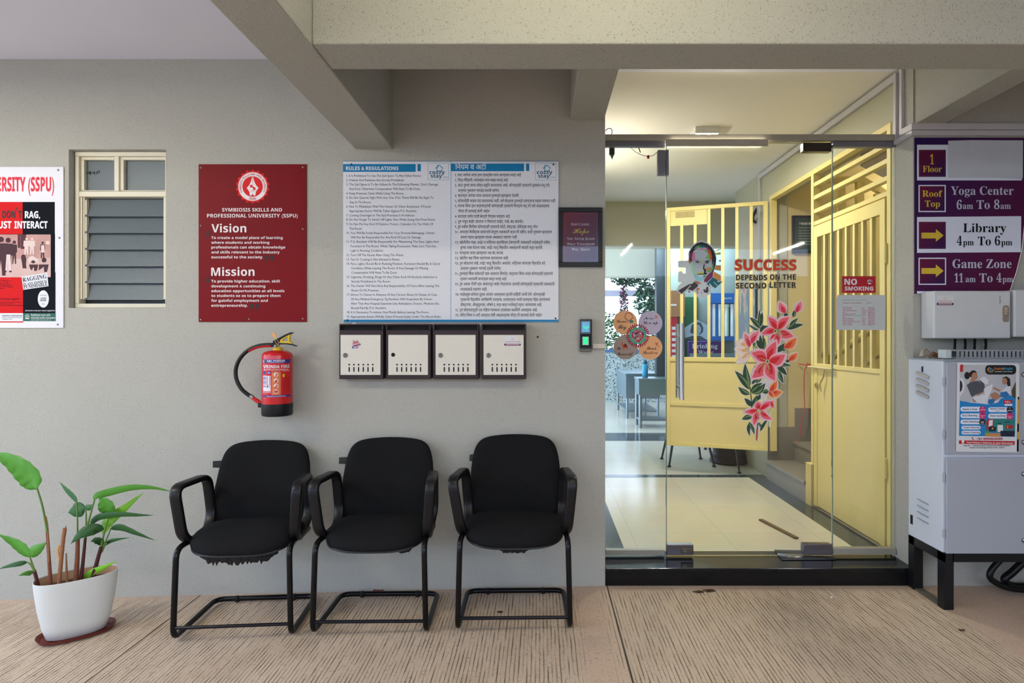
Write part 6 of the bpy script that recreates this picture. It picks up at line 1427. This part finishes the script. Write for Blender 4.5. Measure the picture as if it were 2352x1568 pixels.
low_table('side_table', 'low dark table with splayed black legs, left one under the open yellow gate', [(1520, 1054), (1537, 1072), (1640, 1072), (1609, 1054)], (c.x, c.y, 0.55), (0.17, 0.12))
t4 = [(1649, 1048), (1698, 1087), (1620, 1032), (1690, 1043)]
f4 = [floor_pt(*q) for q in t4]; c = sum(f4, Vector()) / 4
low_table('side_table', 'second low dark table with black legs, beside the black tyre stack', t4, (c.x, c.y, 0.55), (0.11, 0.2))
tc_ = floor_pt(1702, 1066); tc_.y += 0.1
tag(MB().lathe([(0.10, LZ + 0.002), (0.185, LZ + 0.004), (0.20, LZ + 0.02), (0.185, LZ + 0.045), (0.175, LZ + 0.06), (0.178, LZ + 0.085), (0.165, LZ + 0.10), (0.162, LZ + 0.15), (0.172, LZ + 0.165), (0.178, LZ + 0.20), (0.16, LZ + 0.215), (0.165, LZ + 0.30), (0.15, LZ + 0.31), (0.1, LZ + 0.31)], (tc_.x - 0.09, tc_.y, 0), 36).build('tyre_stack', M('#08090B', 0.5, var=0.2, spec=0.15)), 'stack of round black ribbed tyres under the right end of the open gate', 'tyre')

def steel_table(label, x0, x1, d0, d1, zt, apron, group='stainless steel kitchen counters'):
    t = thing('steel_counter', label, 'counter', ((x0 + x1) / 2, dY((d0 + d1) / 2), LZ), group=group)
    SS = M('#7C9098', 0.3, 0.75, var=0.1, vs=3)
    MB().box(x0, x1, dY(d0), dY(d1), zt - 0.03, zt).build('worktop', SS, t, bevel=0.004)
    MB().box(x0 + 0.012, x1 - 0.01, dY(d0) + 0.012, dY(d1) - 0.01, zt - apron, zt - 0.03).build('apron', SS, t)
    for x in (x0 + 0.035, x1 - 0.035):
        for y in (dY(d0) + 0.035, dY(d1) - 0.035):
            MB().tube([(x, y, LZ + 0.0015), (x, y, zt - apron + 0.02)], 0.024, 12).build('leg', SS, t)
    MB().box(x0 + 0.03, x1 - 0.03, dY(d0) + 0.03, dY(d1) - 0.03, LZ + 0.10, LZ + 0.125).build('shelf', SS, t)
    return t
steel_table('nearer steel kitchen counter, with a blue bottle on its front corner', 1.40, 2.85, 8.5, 8.90, 0.81, 0.24)
steel_table('farther steel kitchen counter, behind the one with the blue bottle', 1.36, 1.92, 9.5, 10.7, 0.82, 0.40)
bp = Vector((1.535, dY(8.72), 0.81))
t = thing('water_bottle', 'blue plastic water bottle with a dark lid on the steel counter', 'bottle', bp)
MB().lathe([(0.036, bp.z + 0.001), (0.042, bp.z + 0.01), (0.042, bp.z + 0.17), (0.036, bp.z + 0.19), (0.025, bp.z + 0.2)], (bp.x, bp.y, 0), 24).build('body', M('#2E8FB4', 0.2, emit=0.0), t)
MB().lathe([(0.030, bp.z + 0.195), (0.034, bp.z + 0.2), (0.034, bp.z + 0.225), (0.020, bp.z + 0.245), (0.016, bp.z + 0.26)], (bp.x, bp.y, 0), 20).tube([bp + Vector((0.03, 0, 0.22)), bp + Vector((0.058, 0, 0.235)), bp + Vector((0.058, 0, 0.19)), bp + Vector((0.04, 0, 0.18))], 0.006, 8).build('lid', M('#1C4A66', 0.3), t)
struct(MB().pbox(1508, 1530, 560, 905, 9.45, 9.6).build('trim_pillar', M('#2A3236', 0.5, var=0.1), smooth=False))
KD = 9.2
t = thing('cardboard_carton', 'brown cardboard carton standing high behind the left bars of the open gate', 'carton', W(1558, 745, KD))
MB().pbox(1541, 1573, 667, 727, KD - 0.25, KD + 0.04).build('box', M('#A87850', 0.8, var=0.1), t)
MB().pbox(1541, 1554, 698, 702, KD - 0.253, KD - 0.25).build('tape', WHITE, t)
t = thing('red_packet_stack', 'stack of red and white packets under the cardboard carton', 'packets', W(1548, 828, KD))
MB().pbox(1541, 1556, 728, 830, KD - 0.2, KD + 0.04).build('packets', M('#C02E3C', 0.5, var=0.2, vs=20), t)
wm = MB()
for k in range(6): wm.pbox(1543.5, 1552, 750 + 13 * k, 757 + 13 * k, KD - 0.203, KD - 0.2)
wm.build('packet_marks', WHITE, t)
tag(MB().pbox(1573, 1604, 682, 828, KD, KD + 0.03).build('green_board', M('#1E5A3C', 0.8, var=0.2, vs=60)), 'dark green felt board on the kitchen wall behind the open gate', 'board')
KS = KD - 0.06
t = thing('portrait_poster', 'grey poster of a person above the drinking water sign', 'poster', W(1610, 782, KS))
sh = Sheet(t, KS, 1530, 640, 7.84)
MB().add([sh.at(x, y, 0) for x, y in ((330, 880), (560, 735), (790, 860), (790, 1060), (740, 1095), (340, 1070))], [[0, 1, 2, 3, 4, 5]]).build('sheet', M('#9DB2C6', 0.6, var=0.05), t, smooth=False).modifiers.new('sheet', 'SOLIDIFY').thickness = 0.003
sh.polys('garment', M('#3E4C5A', 0.6), [[(335, 1065), (480, 1025), (620, 1030), (720, 1095), (500, 1108)]], 0.004)
sh.polys('hair', M('#3C4A58', 0.6), [[(430, 950), (460, 830), (540, 780), (620, 790), (670, 880), (660, 960), (600, 1010), (500, 990), (450, 980)]], 0.0045)
sh.polys('face', M('#8FA6B8', 0.6), [disc(565, 915, 62, 20, 88)], 0.005)
sh.polys('features', M('#4A5A68', 0.6), [disc(542, 890, 12, 10, 5), disc(592, 890, 12, 10, 5), rect(540, 955, 592, 961), [(562, 900), (572, 930), (556, 930)]], 0.0055)
t = thing('drinking_water_sign', 'purple drinking water sign behind the bars of the open gate', 'sign', W(1618, 825, KS - 0.01))
MB().pbox(1578, 1658, 781.5, 823, KS - 0.02, KS - 0.01).build('panel', grad('#3A2C86', '#5A2050', 'dw'), t)
sh = Sheet(t, KS - 0.02, 1530, 640, 7.84)
sh.text('lettering', M('#C6CADA', 0.5, var=0), [('Drinking', 465, 925, 1252, 82, 'b'), ('Water', 575, 850, 1360, 72, 'b')], 0.003)
sh.polys('border_line', M('#A9AAD0', 0.5, var=0), frame_polys(392, 1122, 1010, 1416, 7), 0.002)
t = thing('water_purifier', 'blue water purifier stand with three tall white filter cylinders', 'water purifier', W(1660, 785, KD))
PB = M('#1C62B4', 0.45, var=0.06)
MB().pbox(1632, 1694, 673, 696, KD - 0.12, KD + 0.04).pbox(1634, 1649, 696, 776, KD - 0.10, KD + 0.04).pbox(1632, 1694, 773, 782, KD - 0.12, KD + 0.04).pbox(1649, 1694, 696, 773, KD + 0.0, KD + 0.04).build('stand', PB, t)
MB().pbox(1636.5, 1643, 698, 772, KD - 0.103, KD - 0.10).build('side_label', WHITE, t)
for x in (1653, 1669, 1682):
    p, q = W(x, 772, KD - 0.07), W(x, 698, KD - 0.07)
    MB().lathe([(0.032, p.z), (0.034, p.z + 0.02), (0.034, q.z - 0.05), (0.040, q.z - 0.045), (0.040, q.z - 0.005), (0.02, q.z)], (p.x, p.y, 0), 18).build('filter_cylinder', M('#C9DCDC', 0.35), t)
Sheet(t, KD - 0.12, 1530, 640, 7.84).text('stand_lettering', WHITE, [('Aqua-Tech', 1040, 1180, 362, 26, 's')], 0.001)
t = thing('storage_cabinet', 'grey metal cabinet below the drinking water sign', 'cabinet', W(1640, 900, 8.95))
MB().pbox(1590, 1720, 812, 960, 8.93, 9.10).build('body', M('#7E8E92', 0.4, 0.3), t)
MB().pbox(1596, 1655, 820, 955, 8.92, 8.93).build('door', M('#8A9A9E', 0.4, 0.3), t); MB().pbox(1657, 1716, 820, 955, 8.92, 8.93).build('door', M('#8A9A9E', 0.4, 0.3), t)
ART = bpy.data.materials.new('abstract_painting'); ART.use_nodes = True
N, L = ART.node_tree.nodes, ART.node_tree.links
tcn = N.new('ShaderNodeTexCoord'); mp = N.new('ShaderNodeMapping'); mp.inputs['Scale'].default_value = (7, 7, 2.2); L.new(tcn.outputs['Object'], mp.inputs[0])
nz = N.new('ShaderNodeTexNoise'); nz.inputs['Scale'].default_value = 1.3; nz.inputs['Detail'].default_value = 4; L.new(mp.outputs[0], nz.inputs['Vector'])
rp = N.new('ShaderNodeValToRGB'); e = rp.color_ramp.elements
e[0].position = 0.40; e[0].color = lin('#10171A'); e[1].position = 0.72; e[1].color = lin('#1E3C8A')
for p_, c_ in ((0.50, '#22302A'), (0.55, '#5A6A24'), (0.59, '#A08A28'), (0.63, '#A02A28')): q = e.new(p_); q.color = lin(c_)
L.new(nz.outputs['Fac'], rp.inputs[0]); L.new(rp.outputs[0], N['Principled BSDF'].inputs['Base Color'])
tag(MB().box(2.075, 2.099, dY(5.76), dY(6.38), 1.10, 1.90).build('painting', ART), 'dark abstract painting with yellow, red and green streaks beside the open gate', 'picture')
tag(MB().tube([(2.085, dY(5.68), 2.15), (2.085, dY(5.68), 1.64)], 0.013, 10).build('conduit_pipe', WHITE), 'white vertical conduit pipe on the lobby wall behind the gate hinge', 'pipe')
tag(MB().tube(crom([W(x, y, 5.8) for x, y in ((1749, 470), (1737, 482), (1729, 500), (1733, 509), (1745, 511))], 5), 0.014, 10).build('hose', BLK), 'black bent hose on the lobby wall above the open gate', 'hose')

# ---------------------------------------------------------------- garden beyond the parapet
def foliage(name, label, cat, c, r, n, size, cols, seed, group=None, hang=False):
    rnd = random.Random(seed)
    t = None; mbs = [MB() for _ in cols]
    for i in range(n):
        while True:
            u = Vector((rnd.uniform(-1, 1), rnd.uniform(-1, 1), rnd.uniform(-1, 1)))
            if u.length < 1: break
        p = Vector(c) + Vector((u.x * r[0], u.y * r[1], u.z * r[2]))
        a = Vector((rnd.uniform(-1, 1), rnd.uniform(-1, 1), rnd.uniform(-0.6, 0.6))).normalized(); b = a.orthogonal().normalized()
        s_ = size * rnd.uniform(0.6, 1.3)
        mbs[rnd.randrange(len(cols))].add([p - a * s_, p + b * s_ * 0.5, p + a * s_, p - b * s_ * 0.5], [[0, 1, 2, 3]])
    t = thing(name, label, cat, (c[0], c[1], c[2] - r[2]), group=group)
    for m_, (nm, col) in zip(mbs, cols): m_.build(nm, col, t, smooth=False, fix=False)
    if hang: MB().tube([(c[0], c[1], c[2]), (c[0], c[1], 2.9495)], 0.006, 6).build('hanging_string', LEGM, t)
    return t
G1, G2, G3 = M('#3F6E2C', 0.6, var=0.2), M('#5F8E3C', 0.6, var=0.2), M('#1F4426', 0.6, var=0.2)
PKF = M('#A83E6C', 0.6, var=0.2)
h = foliage('hedge', 'bright green hedge in the garden behind the parapet', 'hedge', (1.3, dY(13.6), 0.95), (1.6, 0.6, 1.05), 5200, 0.05, [('leaves', G1), ('light_leaves', G2), ('dark_leaves', G3)], 5)
foliage('hanging_vine', 'trailing vine of pink flowers hanging at the left of the kitchen opening', 'vine', (1.60, dY(11.4), 2.10), (0.08, 0.08, 0.48), 420, 0.03, [('flowers', PKF), ('leaves', G3)], 6, 'hanging artificial vines', True)
foliage('hanging_vine', 'leafy green vine hanging beside the dark pillar in the kitchen opening', 'vine', (2.06, dY(11.25), 2.1), (0.30, 0.10, 0.40), 760, 0.045, [('leaves', G3), ('light_leaves', M('#6E9A7A', 0.6))], 8, 'hanging artificial vines', True)
foliage('hanging_vine', 'green leaf garland along the beam over the kitchen opening', 'vine', (1.62, dY(10.85), 2.46), (0.35, 0.10, 0.14), 420, 0.045, [('leaves', M('#5E8A6A', 0.6)), ('dark_leaves', G3)], 9, 'hanging artificial vines', True)

# ---------------------------------------------------------------- lamps
t = thing('tube_light', 'grey batten tube light fixed along the underside of the door header', 'lamp', W(1648, 333, 3.46))
MB().pbox(1531, 1765, 319, 333.5, 3.452, 3.474).build('batten', M('#A9A294', 0.5, var=0.1), t, bevel=0.003)
a, b = W(1540, 326, 3.49), W(1757, 326, 3.49)
MB().tube([a, b], 0.011, 12).build('tube', lamp_mat(*LOBBY_TUBE), t)
t = thing('ceiling_light', 'small square light on the lobby ceiling, just above the door header', 'lamp', (1.24, dY(4.5), 2.95))
hb = MB().box(1.15, 1.33, dY(4.42), dY(4.60), 2.92, 2.9495)
for b_ in ((1.15, 1.158, 4.42, 4.60), (1.322, 1.33, 4.42, 4.60), (1.158, 1.322, 4.42, 4.428), (1.158, 1.322, 4.592, 4.60)): hb.box(b_[0], b_[1], dY(b_[2]), dY(b_[3]), 2.902, 2.92)
hb.build('housing', WHITE, t, smooth=False)
MB().box(1.16, 1.32, dY(4.43), dY(4.59), 2.908, 2.916).build('diffuser', lamp_mat(*LOBBY_LAMP), t)
def batten(c, axis, rgb, s, label, hung=False):
    t = thing('tube_light', label, 'lamp', c, group='tube lights')
    dx, dy = (0.6, 0.025) if axis == 'x' else (0.025, 0.6)
    b = MB()
    if hung:      # pendant reflector: a shallow inverted trough on two rods
        b.box(c[0] - dx, c[0] + dx, c[1] - 0.09, c[1] + 0.09, c[2] + 0.03, c[2] + 0.04)
        for sgn in (-1, 1): b.box(c[0] - dx, c[0] + dx, c[1] + sgn * 0.09 - 0.003, c[1] + sgn * 0.09 + 0.003, c[2] - 0.004, c[2] + 0.035)
        for sgn in (-1, 1): b.box(c[0] + sgn * dx - 0.004, c[0] + sgn * dx + 0.004, c[1] - 0.09, c[1] + 0.09, c[2] - 0.004, c[2] + 0.035)
        for x in (-0.45, 0.45): b.tube([(c[0] + x, c[1], c[2] + 0.035), (c[0] + x, c[1], 2.9495)], 0.006, 8)
    elif axis == 'w': b.box(c[0] - 0.044, c[0] - 0.02, c[1] - dy, c[1] + dy, c[2] - 0.025, c[2] + 0.025)
    else: b.box(c[0] - dx, c[0] + dx, c[1] - dy, c[1] + dy, c[2] + 0.03, 2.9495)
    b.build('batten', WHITE, t, bevel=0.0)
    e_ = Vector((0.58, 0, 0)) if axis == 'x' else Vector((0, 0.58, 0))
    MB().tube([Vector(c) - e_, Vector(c) + e_], 0.014, 12).build('tube', lamp_mat(rgb, s), t)
for (c, ax_, rgb, s), lab in zip(TUBES, ('tube light on the slab in front of the cross beam', 'tube light in a hanging reflector in the left bay', 'tube light along the drive behind the viewer', 'tube light along the drive, right of the viewer')):
    batten(c, ax_, rgb, s, lab, c[0] < -3)
batten((2.1, dY(8.9), 2.86), 'x', KITCHEN_LAMP[0], KITCHEN_LAMP[1], 'tube light on the slab of the kitchen')
batten((3.75, dY(5.1), 2.6), 'x', STAIR_LAMP[0], STAIR_LAMP[1], 'tube light of the stair hall')
batten((XE + 0.045, dY(4.9), 2.45), 'w', SIDE_FILL[0], SIDE_FILL[1], 'added unseen fill tube on the left wall of the lobby')
